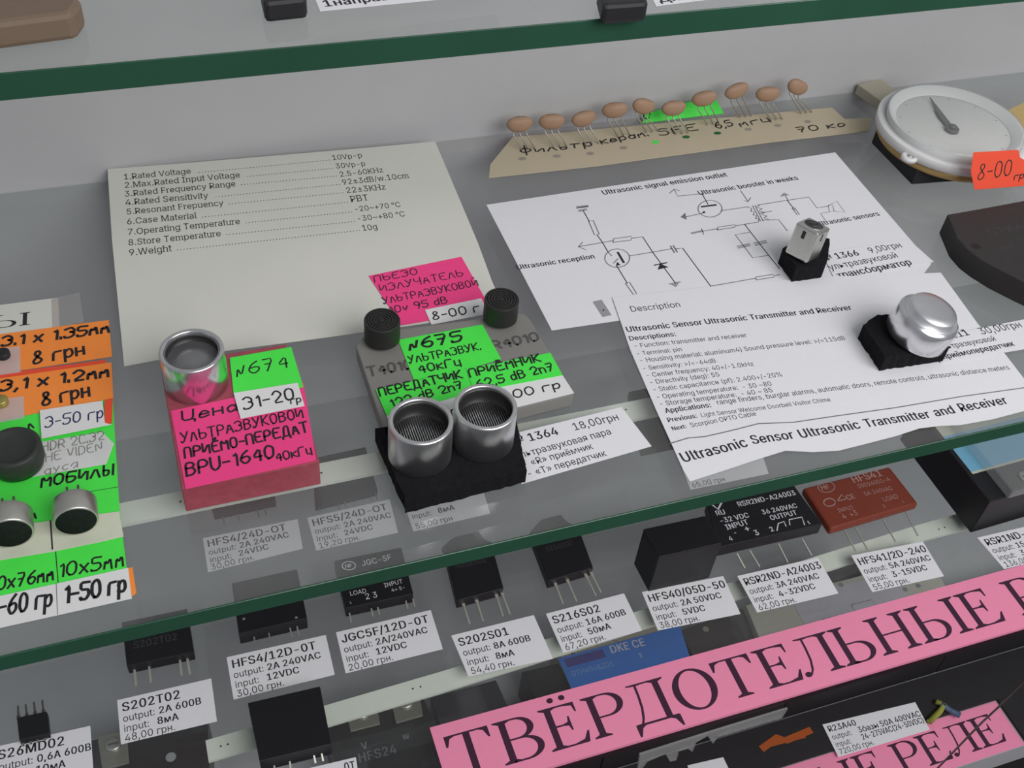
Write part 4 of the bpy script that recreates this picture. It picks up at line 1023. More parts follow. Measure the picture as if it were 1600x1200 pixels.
# ------------------------------------------------------------------ foam pads
def foam(quad, z0, h, label, jag=.2):
    pts = [U(x, y, z0) for x, y in quad]
    P = []
    rnd = random.Random(len(label))
    for a, c in zip(pts, pts[1:] + pts[:1]):
        n = max(2, int((c - a).length / 1.3))
        for k in range(n):
            p = a.lerp(c, k / n)
            P.append(p + Vector((rnd.uniform(-jag, jag), rnd.uniform(-jag, jag), h)))
    b = B(FOAM)
    b.prism(P, h - .02, FOAM)
    return tag(b.build('foam_pad'), label, 'foam pad', 'cut black foam pads')


foam([(586, 690), (800, 650), (820, 754), (634, 802)], 0.0, 5.0, 'large black foam pad under the pair of silver sensors')
can_sensor((53.9, 175.7), 5.05, 8.05, 12.8, 'open silver sensor on the large foam pad, the one farther from the 18,00 label')
can_sensor((70.9, 176.2), 5.05, 8.05, 12.8, 'open silver sensor beside the 18,00 label, on the large foam pad')

foam([(1216, 411), (1252, 388), (1289, 396), (1284, 434), (1237, 441)], 0.45, 6.0, 'small black foam pad holding the square metal can')
r = root('metal_can', (0, 0, 0), 'square tinned coil can with a round top opening, leaning on foam', 'coil can')
c0 = U(1252, 399, 6.4)
r.location = c0 * MM; r['_o'] = tuple(c0)
Mc = Matrix.Rotation(math.radians(-7), 3, 'X') @ Matrix.Rotation(math.radians(10), 3, 'Y') @ Matrix.Rotation(math.radians(27), 3, 'Z')
b = B(TIN)
b.box(c0 + Mc @ Vector((0, 0, 5.5)), 8.2, 8.2, 11, TIN, Mc); b.bevel(.8, 3)
b.lathe([(3.35, 11.02), (3.3, 11.1), (3.0, 11.1)], c0, TIN, 32, Mc)
b.face([c0 + Mc @ Vector((x, -4.12, z)) for x, z in ((-.9, 7.4), (.2, 7.4), (.2, 9.8), (-.9, 9.8))], BLACK2)
b.face([c0 + Mc @ Vector((-4.12, -y, z)) for y, z in ((-.9, 7.0), (.3, 7.0), (.3, 9.6), (-.9, 9.6))], BLACK2)
b.build('can', r)
b = B(GREYPRINT)
b.lathe([(0, 11.06), (3.2, 11.08), (3.2, 11.0)], c0, mat('ferrite_core', (.05, .05, .055), .5), 32, Mc)
b.lathe([(1.5, 11.1), (1.5, 11.5), (1.2, 11.5), (1.1, 11.2), (0, 11.2)], c0, mat('ferrite_core', (.05, .05, .055), .5), 24, Mc)
b.box(c0 + Mc @ Vector((0, 0, 11.25)), .4, 1.9, .1, BLACK, Mc)
b.build('ferrite_core', r)['label'] = 'dark round core in the top opening'

foam([(1340, 529), (1374, 579), (1471, 565), (1474, 530), (1428, 512), (1362, 513)], 0.65, 5.6, 'black foam pad under the domed silver sensor')
c0 = U(1430, 523, 6.3)
Md = Matrix.Rotation(math.radians(10), 3, 'Y') @ Matrix.Rotation(math.radians(5), 3, 'X')
r = root('domed_sensor', c0, 'closed polished sensor with a domed silver cap, on black foam', 'sensor')
b = B(ALU)
b.lathe([(0, 0), (9.2, 0), (9.4, .3), (9.4, 7.4), (9.15, 8.0), (8.4, 8.6)], c0, ALU, 96, Md)
b.build('housing', r)
b = B(ALU)
b.lathe([(8.4, 8.6), (7.6, 8.3), (7.3, 8.4), (7.25, 10.4), (6.8, 11.0), (4.5, 11.45), (2, 11.65), (0, 11.7)], c0, mat('frosted_aluminium', (.80, .80, .82), .38, 1.0, var=.03), 96, Md)
b.build('dome_cap', r)['label'] = 'frosted domed cap'

# ------------------------------------------------------------------ strip of ceramic filters along the wall
CARD = mat('tan_card', (0.50, 0.43, 0.31), 0.75, var=0.05, scale=60)
b = sheet([(801, 214), (1300, 168), (1320, 186), (1362, 184), (1358, 204), (1200, 222), (930, 259), (764, 277), (766, 257)], 0.5, CARD, .35)
for s, p, q, c in [("Фильтр", (815, 241), (927, 228), 3.6), ("керам.", (940, 225), (1014, 212), 3.2), ("SFE", (1031, 212), (1092, 203), 4.0), ("6,5", (1121, 201), (1147, 196), 3.8), ("мгц", (1158, 198), (1204, 189), 3.2), ("70 ко", (1248, 207), (1322, 197), 3.2)]:
    Hd(b, s, p, q, cap=c, pen=.6)
HOLE = mat('card_hole', (.30, .27, .22), .8)
for i, (x, y) in enumerate([(816, 248), (870, 244), (922, 240), (974, 231), (1024, 222), (1072, 214), (1121, 208), (1169, 202), (1215, 196), (1262, 190)]):
    p = U(x, y, b.z)
    b.face([p + Vector((1.5 * math.cos(a), 1.0 * math.sin(a), .03)) for a in [k * math.pi / 7 for k in range(14)]], GREEN if i == 4 else mat('dark_green_hole', (.02, .12, .03), .7) if i in (5, 6) else HOLE)
tag(b.build('filter_card'), 'long tan card with marker writing, along the foot of the back wall', 'card')
b = B(GREEN)
pp = [V(1003, 196, 313.5), V(1130, 180, 313.5), V(1116, 150, 316.5), V(1062, 163, 316.5), V(1008, 178, 316.5)]
for p in pp: p.z = max(p.z, .3)
b.prism(pp, .12, GREEN)
n2 = (pp[1] - pp[0]).normalized()
e2 = (pp[4] - pp[0]); e2 = (e2 - n2 * e2.dot(n2)).normalized()
b.hand("Цена 7 г", pp[0].lerp(pp[4], .45), pp[0].lerp(pp[4], .45) + n2 * 24, cap=2.4, pen=.45, lift=-.25 if n2.cross(e2).y > 0 else .25, e2=e2)
tag(b.build('green_note'), 'small green note leaning on the wall behind the ceramic filters', 'note')
CER = mat('tan_ceramic', (0.36, 0.225, 0.145), 0.55, var=0.08, scale=200)
names = ['leftmost of the row of ten ceramic filters', 'second of the ten ceramic filters from the leftmost', 'tan ceramic filter above the word on the card, third from the leftmost',
         'tan ceramic filter fourth from the leftmost of the row', 'tan ceramic filter just before the green note, fifth of the row', 'low tan ceramic filter in front of the green note',
         'tan ceramic filter at the far end of the green note', 'tallest tan ceramic filter with shiny leads, right after the green note', 'tan ceramic filter ninth of the row, second from the clock', 'tilted tan ceramic filter nearest the clock']
for i, (x, y) in enumerate([(812, 194), (862, 190), (912, 185.5), (960.5, 172), (1005.5, 166), (1052.5, 169), (1100.5, 154), (1151, 142), (1199.5, 147), (1246, 136)]):
    yy = 309.0 - .2 * i
    c = V(x, y, yy)
    rr = root('ceramic_filter', (c.x, c.y, 0.5), 'small ' + names[i] if i < 2 else names[i], 'filter', 'ceramic filters in a row on the card')
    M = Matrix.Rotation(random.uniform(-.2, .2), 3, 'Z') @ Matrix.Rotation([0, 0, -.05, -.1, .35, 0, -.2, -.25, 0, .45][i], 3, 'Y')
    b = B(CER)
    rings = []
    for k in range(9):
        t = -math.pi / 2 + math.pi * k / 8
        zz, rad = 2.75 * math.sin(t), math.cos(t) ** .55 if math.cos(t) > 1e-3 else 0
        wv = 4.8 * (1 - .16 * (math.sin(t) < 0) * abs(math.sin(t)))
        rings.append((zz, max(rad, .02), wv))
    prev = None
    for zz, rad, wv in rings:
        rg = [b.bm.verts.new(c + M @ Vector((wv * rad * math.cos(a), 1.9 * rad * math.sin(a), zz))) for a in [2 * math.pi * j / 24 for j in range(24)]]
        if prev:
            for j in range(24):
                f = b.bm.faces.new((prev[j], prev[(j + 1) % 24], rg[(j + 1) % 24], rg[j])); f.smooth = True
        prev = rg
    b.build('ceramic_body', rr)
    foot = U(x + 14, y + 40, .75)
    for s in (-1, 0, 1):
        b = B(LEG)
        top = c + M @ Vector((2.4 * s, -.3, -2.2))
        b.tube([top, top + Vector((0, -.6, -1.2)), Vector((foot.x + 2.4 * s, foot.y, .75))], .26, LEG, 6)
        b.build('lead', rr)

# ------------------------------------------------------------------ clock, clip, amplifier block at the far end
CL = (280.7, 270.8)
r = root('dial_gauge', (CL[0], CL[1], 0), 'round white dial gauge with a grey pointer under a clear cover, on a black base', 'gauge')
b = B(BLACK2)
b.prism([Vector((p.x, p.y, 6)) for p in (U(1361, 224, 0), U(1424, 289, 0), U(1610, 275, 0), U(1560, 200, 0), U(1400, 185, 0))], 5.95, BLACK2); b.bevel(.5, 2)
b.build('base', r)
b = B(mat('brass_ring', (.48, .33, .13), .4, .3))
b.lathe([(20, 6.05), (25.6, 6.05), (25.9, 6.5), (25.9, 9.0), (24, 9.2)], (*CL, 0), mat('brass_ring', (.48, .33, .13), .4, .3), 96)
b.build('ring', r)['label'] = 'yellow brass ring'
WPL = mat('white_plastic', (.72, .72, .72), .4, var=.02)
b = B(WPL)
b.lathe([(0, 9.1), (26.6, 9.1), (27.2, 9.4), (27.35, 12.4), (27.1, 12.7), (24.6, 12.8), (24.4, 12.2), (0, 12.2)], (*CL, 0), WPL, 96)
b.lathe([(24.3, 12.3), (24.2, 15.2), (23.6, 15.2), (20.6, 12.7)], (*CL, 0), WPL, 96)
b.build('flange', r)['label'] = 'white flange'
b = B(WPL)
b.lathe([(0, 12.3), (21.2, 12.3), (21.4, 12.5), (21.2, 12.6), (0, 12.6)], (*CL, 0), mat('dial_face', (.66, .66, .64), .6), 80)
for a in range(0, 300, 30):
    t = math.radians(a - 60)
    b.box((CL[0] + 19 * math.cos(t), CL[1] + 19 * math.sin(t), 12.62), .9, .25, .04, GREYPRINT, Matrix.Rotation(t, 3, 'Z'))
b.build('dial', r)
PT = mat('pointer_and_shadow_grey', (.09, .09, .092), .5)
b = B(PT)
hub, tip = U(1488, 201, 13.6), U(1453, 151, 13.6)
d = (tip - hub); d.normalize(); nn = Vector((-d.y, d.x, 0))
b.prism([hub - d * 1.5 - nn * 1.2, hub - d * 1.5 + nn * 1.2, hub + d * 9 + nn * 1.5, tip, hub + d * 9 - nn * .6], .5, PT)
shadow_tip = U(1459, 171, 13.0)
b.prism([hub - d * 1 - nn * 1.0 - Vector((0, 0, .6)), hub - d * 1 + nn * 1.0 - Vector((0, 0, .6)), hub + d * 8 + nn * 2.0 - Vector((0, 0, .6)), shadow_tip, hub + d * 7 + nn * .9 - Vector((0, 0, .6))], .3, PT)  # lower prong: the pointer's offset shadow, modelled as a dark shape
b.lathe([(0, 12.7), (2.5, 12.7), (2.5, 13.8), (2.2, 14.0), (0, 14.0)], (hub.x, hub.y, 0), PT, 32)
b.lathe([(0, 14.0), (1.3, 14.0), (1.2, 14.9), (0, 15)], (hub.x, hub.y, 0), PT, 24)
b.build('pointer', r)['label'] = 'dark grey pointer with its shadow modelled as a lower prong'
CLEAR = clear_mat('clear_plastic', (.94, .95, .95), .10)
b = B(CLEAR)
b.lathe([(24.45, 12.9), (24.4, 15.2), (24.0, 16.0), (23.2, 16.3), (0, 16.4)], (*CL, 0), CLEAR, 96)
b.build('clear_cover', r)['label'] = 'clear round cover'
b = B(WPL)
p = U(1421, 246, 10)
b.lathe([(1.3, 9.2), (2.9, 9.2), (3.0, 10.4), (2.6, 10.9), (1.4, 10.9), (1.3, 10.2), (0, 10.2)], (p.x, p.y, 0), WPL, 32)
b.lathe([(0, 10.3), (1.0, 10.3), (.9, 10.8), (0, 10.9)], (p.x, p.y, 0), TIN, 16)
b.build('screw_lug', r)
pl0, pl1, pl2 = U(1521, 238, 22.0), U(1591, 234, 22.0), U(1523, 296, 10.0)
b = B(RED)
nv = (pl0 - pl2).cross(pl1 - pl2); nv = -nv if nv.z < 0 else nv
b.plane = (pl0, nv.normalized())
b.prism([on_plane(b.plane, x, y) for x, y in ((1521, 238), (1591, 234), (1594, 246), (1604, 252), (1650, 286), (1523, 296), (1517, 268))], .15, RED)
for s, p, q, c in [("8-00", (1527, 281), (1579, 273), 5.2), ("грн", (1584, 281), (1608, 277), 2.2)]:
    A, C = on_plane(b.plane, *p), on_plane(b.plane, *q)
    b.hand(s, A, C, cap=c, pen=.4, e2=b.plane[1].cross((C - A).normalized()))
b.build('price_tag', r)['label'] = 'red orange price tag reading 8-00'

BEI = mat('beige_clip', (.40, .37, .29), .6, var=.05)
b = B(BEI)
b.prism([U(x, y, 4.5) for x, y in ((1340, 131), (1376, 122), (1404, 144), (1380, 160))], 4.4, BEI); b.bevel(.4, 2)
tag(b.build('beige_clip'), 'beige plastic clip between the filter card and the dial gauge', 'clip')
YEL = mat('ochre_card', (.55, .40, .17), .7, var=.08)
b = B(YEL)
b.prism([U(x, y, .5) for x, y in ((1555, 182), (1600, 160), (1660, 150), (1670, 205), (1590, 215))], .4, YEL)
tag(b.build('ochre_card'), 'ochre card lying behind the dial gauge', 'card')

b = B(BLACK2)
hh = 8.0
top = [(1480, 335), (1600, 314), (1680, 300), (1720, 440), (1622, 452), (1600, 441), (1560, 421), (1532, 405), (1512, 390), (1496, 372)]
STKM = mat('matt_black_module', (.030, .028, .028), .55, var=.15)
b = B(STKM)
b.prism([U(x, y, hh) for x, y in top], hh - .05, STKM); b.bevel(.4, 2)
b.z = hh
T(b, "STK4", (1547, 369), (1604, 357), m=FAINTPRINT, cap=3.4); T(b, "ST", (1566, 395), (1592, 390), m=FAINTPRINT, cap=2.8)
p = U(1525, 385, hh)
b.lathe([(1.5, .02), (0, .03)], (p.x, p.y, hh), BLACK, 24)
tag(b.build('amplifier_module'), 'large flat matt black module lying at the far end of the middle shelf', 'module')

# ------------------------------------------------------------------ microphones and notes at the near end of the middle shelf
b = sheet([(-60, 484), (91, 465), (93, 512), (-60, 534)], 0.2, OLDPAPER)
A, C = U(-2, 513, .2), U(42, 508, .2)
e1 = (C - A).normalized(); serif_text(b, "Ы", A - e1 * 2.0, e1, Vector((-e1.y, e1.x, 0)), 5.4, INK, width=10.5)
si = b.build('paper_sign'); tag(si, 'white paper sign ending in a black letter, above the orange notes', 'sign')
TAPE = clear_mat('adhesive_tape', (.93, .91, .90), .12)
b = sheet([(80, 467), (124, 457), (131, 503), (82, 514)], 0.3, TAPE, .05)
b.build('tape', si)['label'] = 'clear tape'
b = sheet([(-60, 530), (170, 500), (175, 557), (-60, 592)], 0.45, ORANGE)
Hd(b, "3.1 x 1.35мм", (3, 541), (171, 519), cap=3.8, pen=.8); Hd(b, "8 грн", (52, 569), (133, 553), cap=4.6, pen=.75)
on = b.build('orange_note'); tag(on, 'orange handwritten note reading 3.1 x 1.35, upper one of two', 'note')
PADM = clear_mat('pale_pad', (.95, .90, .85), .35)
b = sheet([(-40, 549), (31, 541), (32, 580), (-40, 590)], 0.9, PADM, .4); b.build('clear_pad', on)
b = sheet([(-60, 592), (165, 562), (166, 569), (-60, 601)], 0.35, RED)
tag(b.build('red_note'), 'red orange strip of paper between the two orange notes', 'note')
b = sheet([(-60, 600), (174, 566), (177, 622), (-60, 668)], 0.45, ORANGE)
Hd(b, "3,1 x 1.2мм", (0, 611), (171, 588), cap=3.8, pen=.8); Hd(b, "8 грн", (66, 634), (141, 618), cap=4.6, pen=.75)
on = b.build('orange_note'); tag(on, 'orange handwritten note reading 3.1 x 1.2, lower one of two', 'note')
b = sheet([(-40, 629), (37, 619), (38, 652), (-40, 666)], 0.9, PADM, .4); b.build('clear_pad', on)
for (x, y), lb, mm in (((6, 557), 'tiny black plug on the clear pad of the upper orange note', BLACK2), ((3, 631), 'tiny brass plug on the clear pad of the lower orange note', mat('brass_plug', (.45, .38, .12), .35, .7))):
    p = U(x, y, 0.9)
    b = B(mm); b.lathe([(0, .02), (1.7, .02), (1.8, .3), (1.8, 1.6), (1.6, 1.8), (0, 1.8)], p, mm, 32)
    tag(b.build('jack_plug'), lb, 'plug')
# the green card with its price row and cream tape
gc = root('green_card', U(90, 800, 0), 'large fluorescent green card of the microphones with a white price row', 'card')
b = sheet([(-60, 670), (62, 645), (176, 622), (187, 800), (198, 889), (88, 912), (-60, 944)], 0.25, GREEN)
Hd(b, "МОБИЛЫ", (65, 761), (178, 741), cap=3.2, pen=.6); Hd(b, "10х5мм", (91, 902), (194, 884), cap=3.7, pen=.5); Hd(b, "0х76мм", (-4, 922), (84, 906), cap=3.5, pen=.5)
Hd(b, "Л", (45, 671), (53, 668), cap=2.2, pen=.5); Hd(b, "А", (47, 812), (57, 810), cap=2.2, pen=.5)
ln2 = lambda p, q, w=.2: b.stroke([U(*p, b.z), U(*q, b.z)], w, MARK)
ln2((87, 862), (91, 910)); ln2((130, 770), (184, 761), .15)
b.build('green_paper', gc)
b = sheet([(-60, 944), (88, 912), (200, 887), (206, 935), (90, 961), (-60, 994)], 0.4, TAG)
Hd(b, "1-50 гр", (101, 942), (197, 924), cap=4.6, pen=.75); Hd(b, "-60 гр", (0, 962), (81, 947), cap=4.8, pen=.65)
b.stroke([U(88, 912, b.z), U(90, 960, b.z)], .15, GREYINK)
b.build('price_row', gc)['label'] = 'white handwritten price row'
b = sheet([(200, 888), (207, 886), (213, 926), (206, 932)], 0.35, ORANGE); b.build('orange_tab', gc)['label'] = 'orange tab at the corner'
CREAM = mat('cream_tape', (.60, .63, .50), .6, var=.05)
b = sheet([(-60, 836), (47, 818), (186, 799), (193, 838), (160, 846), (82, 862), (-60, 885)], 0.6, CREAM)
b.stroke([U(79, 814, b.z), U(82, 858, b.z)], .35, MARK)
b.build('cream_tape', gc)['label'] = 'cream tape under the microphones'
b = sheet([(163, 626), (176, 622), (175, 661), (164, 662)], 0.8, RED)
tag(b.build('red_tag'), 'small red paper scrap beside the price 3-50', 'tag')
b = sheet([(62, 641), (160, 626), (164, 661), (175, 663), (65, 685)], 0.95, TAG)
Hd(b, "3-50 гр", (71, 668), (162, 652), cap=3.6, pen=.4, m=mat('blue_ink', (.03, .03, .12), .6))
tag(b.build('price_tag'), 'white price tag with blue handwriting 3-50', 'tag')
b = sheet([(61, 691), (160, 675), (178, 693), (166, 725), (22, 750), (40, 720)], 0.7, clear_mat('masking_tape', (.9, .92, .9), .72), .1)
FP = mat('pencil', (.22, .22, .2), .7)
Hd(b, "HDR 2C.32", (66, 706), (163, 686), cap=3.0, pen=.3, m=FP); Hd(b, "НЕ VIDEN", (72, 722), (160, 703), cap=2.8, pen=.25, m=FP); Hd(b, "дуся", (70, 742), (122, 730), cap=2.6, pen=.25, m=FP)
tag(b.build('tape_note'), 'pale translucent tape with faint pencil writing beside the dark speaker', 'tape')
SPK = mat('dark_speaker', (.030, .032, .030), .55, var=.2)
r = root('speaker', U(20, 715, .8), 'small dark round speaker lying on the green card', 'speaker')
p = U(19, 697, 7.5)
b = B(SPK)
b.lathe([(0, -5.0), (6.3, -5.0), (6.6, -4.6), (6.6, -.4), (6.3, 0), (5.4, .05), (5.0, -.35), (2, -.6), (0, -.5)], p, SPK, 64)
b.build('case', r)
b = B(mat('dark_green_base', (.012, .05, .018), .3))
b.lathe([(0, -6.6), (6.0, -6.6), (6.1, -5.05), (0, -5.02)], p, mat('dark_green_base', (.012, .05, .018), .3), 48)
b.build('base', r)['label'] = 'dark green base'
b = B(TIN)
q = U(50, 727, 3.0)
b.lathe([(0, -2), (.7, -2), (.8, .6), (.5, 1.1), (0, 1.2)], q, TIN, 20)
b.build('terminal', r)['label'] = 'shiny solder terminal'
MIC = mat('microphone_can', (.58, .57, .53), .38, .9, var=.06)
FELT = mat('black_felt', (.012, .017, .014), .95, var=.4, scale=900, bump=.5, spec=.1)
Rm = Matrix.Rotation(math.radians(90), 3, 'X')
for (x, y), R, lb in (((119, 815), 5.0, 'electret microphone with a black felt face, under the black word on green'), ((16, 834), 5.1, 'electret microphone with a black felt face, at the very end of the cream tape')):
    f = U(x, y, R + .75)
    r = root('microphone', (f.x, f.y + 3, .7), lb, 'microphone', 'electret microphones on the green card')
    b = B(MIC)
    b.lathe([(0, -6.0), (R - .3, -6.0), (R, -5.7), (R, -.25), (R - .2, 0), (R - .5, .02)], f, MIC, 64, Rm)
    b.build('can', r)
    b = B(FELT)
    b.lathe([(R - .45, .0), (R - .5, .1), (0, .12)], f, FELT, 48, Rm)
    b.build('felt_face', r)['label'] = 'black felt face'
    for s in (-1, 1):
        b = B(LEGD); b.bar(f + Vector((1.25 * s, 6.0, 1.5)), f + Vector((1.25 * s, 10, 1.0)), .5, .5, LEGD); b.build('lead', r)

# ------------------------------------------------------------------ what shows on the upper shelf
zt = Z1 + .2
b = sheet([(486, -18), (780, -52), (795, -12), (500, 17)], zt, PAPER)
T(b, "1направл", (506, 11), (625, -2), True)
tag(b.build('price_label'), 'white printed label on the upper shelf, the one ending at the black part', 'label')
b = sheet([(1005, -30), (1180, -55), (1210, -14), (1025, 9)], zt, PAPER)
T(b, "Диодный", (1031, 4), (1140, -9), True)
tag(b.build('price_label'), 'white printed label on the upper shelf, beside the far black part', 'label')
for q, lb in ((((405, -25), (470, -32), (480, -4), (412, 3)), 'black part on the upper shelf before the first label'), (((935, -24), (1005, -32), (1014, 3), (943, 8)), 'black rounded part on the upper shelf before the second label')):
    b = block(q, Z1 + 5, 4.9, BLACK2, 1.0)
    tag(b.build('black_component'), lb, 'component')
b = block([(-60, 0), (100, -12), (128, -2), (112, 20), (-60, 42)], Z1 + 6, 5.9, mat('brown_component', (.17, .12, .085), .6), 1.2)
tag(b.build('brown_component'), 'brown part at the near end of the upper shelf', 'component')

# ------------------------------------------------------------------ price labels on the lower shelf


def plabel(quad, rows, label, z=ZL + .25):
    b = sheet(quad, z, PAPER)
    TL, TR, BR, BL = [U(x, y, z) for x, y in quad]
    for txt, bold, u, v, cap in rows:
        A = (TL.lerp(TR, 0)).lerp(BL, v)
        e1 = (TR - TL).lerp(BR - BL, v).normalized()
        e2 = Vector((-e1.y, e1.x, 0))
        vs, fs, w = font_mesh(txt, bold)
        k = cap / .728
        room = ((TR - TL).length - u - .6) / w
        b.stamp(vs, fs, A + e1 * u, e1, e2, min(k * .92, room), k, INK, lift=.04)
    return tag(b.build('price_label'), label, 'label', 'printed price labels on the lower shelf')


def std(name, out, inp, price, uo=11.2, ui=11.6):
    return [(name, True, 1.2, .29, 3.15), ("output:", False, 1.2, .53, 2.45), (out, True, uo + 1.2, .53, 2.5), ("input:", False, 1.2, .76, 2.45), (inp, True, ui, .76, 2.5), (price, False, 1.2, .97, 2.5)]


plabel([(705, 993), (834, 961), (864, 1029), (732, 1057)], std("S202S01", "8A 600B", "8мА", "54,40 грн."), 'white price label 54,40 in front of a black relay with four long pins')
plabel([(183, 1094), (330, 1060), (339, 1127), (189, 1163)], std("S202T02", "2A 600B", "8мА", "48,00 грн."), 'white price label 48,00 under the relay with four flat pins')
plabel([(354, 1027), (509, 992), (523, 1054), (365, 1093)], std("HFS4/12D-0T", mains("2A "), "12VDC", "30,00 грн."), 'white price label 30,00 above the big black square relay')
plabel([(525, 988), (673, 953), (692, 1014), (540, 1052)], std("JGC5F/12D-0T", mains("2A/"), "12VDC", "20,00 грн."), 'white price label 20,00 in front of the relay with printed pin numbers')
plabel([(853, 959), (975, 927), (1003, 985), (880, 1020)], std("S216S02", "16A 600B", "50мА", "67,20 грн."), 'white price label 67,20 above the blue module')
plabel([(1003, 925), (1130, 900), (1157, 959), (1028, 985)], std("HFS40/05D-50", "2A 50VDC", "5VDC", "38,00 грн."), 'white price label 38,00 before the upright black block')
plabel([(1152, 900), (1278, 871), (1310, 927), (1183, 957)], std("RSR2ND-A24003", mains("3A "), "4-32VDC", "62,00 грн."), 'white price label 62,00 before the black relay with white print')
plabel([(1330, 868), (1442, 846), (1475, 900), (1363, 925)], std("HFS41/2D-240", mains("5A "), "3-15VDC", "55,00 грн."), 'white price label 55,00 before the red-brown relay')
plabel([(1527, 840), (1645, 813), (1685, 862), (1569, 889)], std("RSR1ND-A", "15A", "3-32VDC", "136,00 грн."), 'white price label cut by the edge of the photo, before the clear topped relay')
plabel([(-12, 1168), (141, 1134), (146, 1206), (-6, 1242)], std("S26MD02", "0,6A 600B", "10мА", ""), 'white price label 0,6A 600B in front of the tiny eight pin chip')
plabel([(317, 841), (465, 811), (473, 857), (325, 894)], std("HFS4/24D-OT", mains("2A "), "24VDC", "30,00 грн."), 'white price label 30,00 seen through the glass below the pink block')
plabel([(480, 809), (609, 780), (622, 832), (494, 860)], std("HFS5/24D-OT", mains("2A "), "24VDC", "19,20 грн."), 'white price label 19,20 seen through the glass')
plabel([(622, 760), (744, 731), (766, 802), (646, 830)], [("input:", False, 1.2, .76, 2.4), ("8мА", True, 11.6, .76, 2.5), ("55,00 грн", False, 1.2, .97, 2.5)], 'white price label 55,00 under the front of the large foam pad, through the glass')
plabel([(1056, 707), (1180, 678), (1201, 740), (1079, 765)], [("мА", True, 16, .70, 2.5), ("65,00 грн", False, 1.2, .97, 2.5)], 'white price label 65,00 half under the description sheet, through the glass')
plabel([(420, 1215), (556, 1183), (566, 1250), (430, 1285)], [("0T", True, 23.5, .30, 3.3)], 'white price label in front of the big black square relay')

# ------------------------------------------------------------------ relays on the lower shelf


def relay(quad, h, pins, label, m=BLACK, prints=(), tab=None, pin_m=LEG, pw=.55, shoulder=True, bev=.3, deco=None, z0=ZL):
    c = sum((U(x, y, z0) for x, y in quad), Vector()) / 4
    r = root('relay', (c.x, c.y, z0), label, 'relay', 'solid state relays on the lower shelf')
    b = block(quad, z0 + h, h - .05, m, bev)
    for s, p, q, bold, pm in prints:
        T(b, s, p, q, bool(bold), m=pm)
    if deco: deco(b)
    b.build('body', r)
    if tab:
        t = block(tab, z0 + h * .62, h * .4, mat('dark_heat_tab', (.045, .045, .048), .45, .3), .2)
        t.build('heat_tab', r)
    for a, e in pins:
        pb = B(pin_m)
        A, E = U(*a, z0 + h * .45), U(*e, z0 + .6)
        pb.bar(A + (A - E) * .05, E, pw, .4, pin_m)
        if shoulder: pb.bar(A + (A - E) * .05, A.lerp(E, .22), pw * 1.9, .45, pin_m)
        pb.build('pin', r)
    return r


relay([(190, 972), (292, 951), (303, 1019), (198, 1041)], 5, [((209, 1037), (213, 1072)), ((232, 1032), (236, 1067)), ((280, 1021), (284, 1056)), ((291, 1019), (297, 1054))],
      'black relay with four long flat tinned pins, behind the label 48,00', pw=.75, prints=[("S202T02", (208, 1014), (278, 999), 0, FAINTPRINT)])
relay([(362, 911), (464, 889), (480, 966), (373, 991)], 6.5, [((397, 995), (399, 1009)), ((420, 989), (422, 1002)), ((453, 981), (456, 995)), ((464, 979), (467, 993))],
      'plain black relay half under the glass edge, behind the label 30,00', pin_m=LEGD, shoulder=False,
      deco=lambda b: [b.lathe([(.5, .03), (0, .04)], U(x, y, b.z), GREYPRINT, 12) for x, y in ((381, 967), (463, 965))])


def logo_oval(b, cx, cy, rx, ry, m, txt="HF"):
    b.stroke([U(cx + rx * math.cos(a), cy + ry * math.sin(a), b.z) for a in [k * math.pi / 12 for k in range(25)]], .35, m)
    T(b, txt, (cx - rx * .55, cy + ry * .55), (cx + rx * .55, cy + ry * .35), True, m=m)


relay([(522, 876), (627, 855), (646, 928), (540, 951)], 5.5, [((546, 958), (549, 973)), ((580, 951), (583, 963)), ((590, 949), (593, 961)), ((634, 939), (637, 951)), ((645, 936), (648, 948))],
      'black relay with white pin numbers and printing, behind the label 20,00', pin_m=LEGD, shoulder=False,
      prints=[("JGC-5F", (566, 885), (613, 874), 0, WHITEINK), ("LOAD", (547, 931), (573, 926), 0, WHITEINK), ("INPUT", (601, 918), (630, 911), 0, WHITEINK), ("1", (547, 944), (550, 943), 0, WHITEINK), ("2 3", (571, 937), (591, 933), 0, WHITEINK), ("4+ 5-", (612, 925), (634, 920), 0, WHITEINK),
              (mains("") + " 2A", (539, 909), (575, 901), 0, GREYPRINT), ("12VDC", (602, 901), (622, 897), 0, WHITEINK)],
      deco=lambda b: logo_oval(b, 545, 884, 10.5, 6.5, WHITEINK))
relay([(695, 861), (767, 845), (787, 919), (714, 939)], 5, [((722, 938), (734, 975)), ((743, 933), (755, 971)), ((774, 925), (786, 963)), ((783, 923), (797, 960))],
      'black relay with a heat tab and four long pins, behind the label 54,40', tab=[(690, 856), (704, 843), (713, 838), (748, 830), (754, 841), (765, 847), (768, 852), (698, 868)], pw=.6,
      prints=[("S202S01", (714, 888), (760, 878), 0, FAINTPRINT)])
relay([(830, 837), (903, 821), (927, 887), (857, 908)], 5, [((866, 908), (880, 944)), ((885, 903), (901, 940)), ((914, 896), (931, 931)), ((923, 894), (939, 926))],
      'black relay with a heat tab and four long pins, behind the label 67,20', tab=[(828, 831), (838, 820), (847, 811), (876, 804), (884, 814), (888, 817), (904, 823), (834, 843)], pw=.6,
      prints=[("S216S02", (853, 862), (897, 851), 0, FAINTPRINT), ("SHARK", (866, 872), (888, 867), 0, FAINTPRINT)][:1])
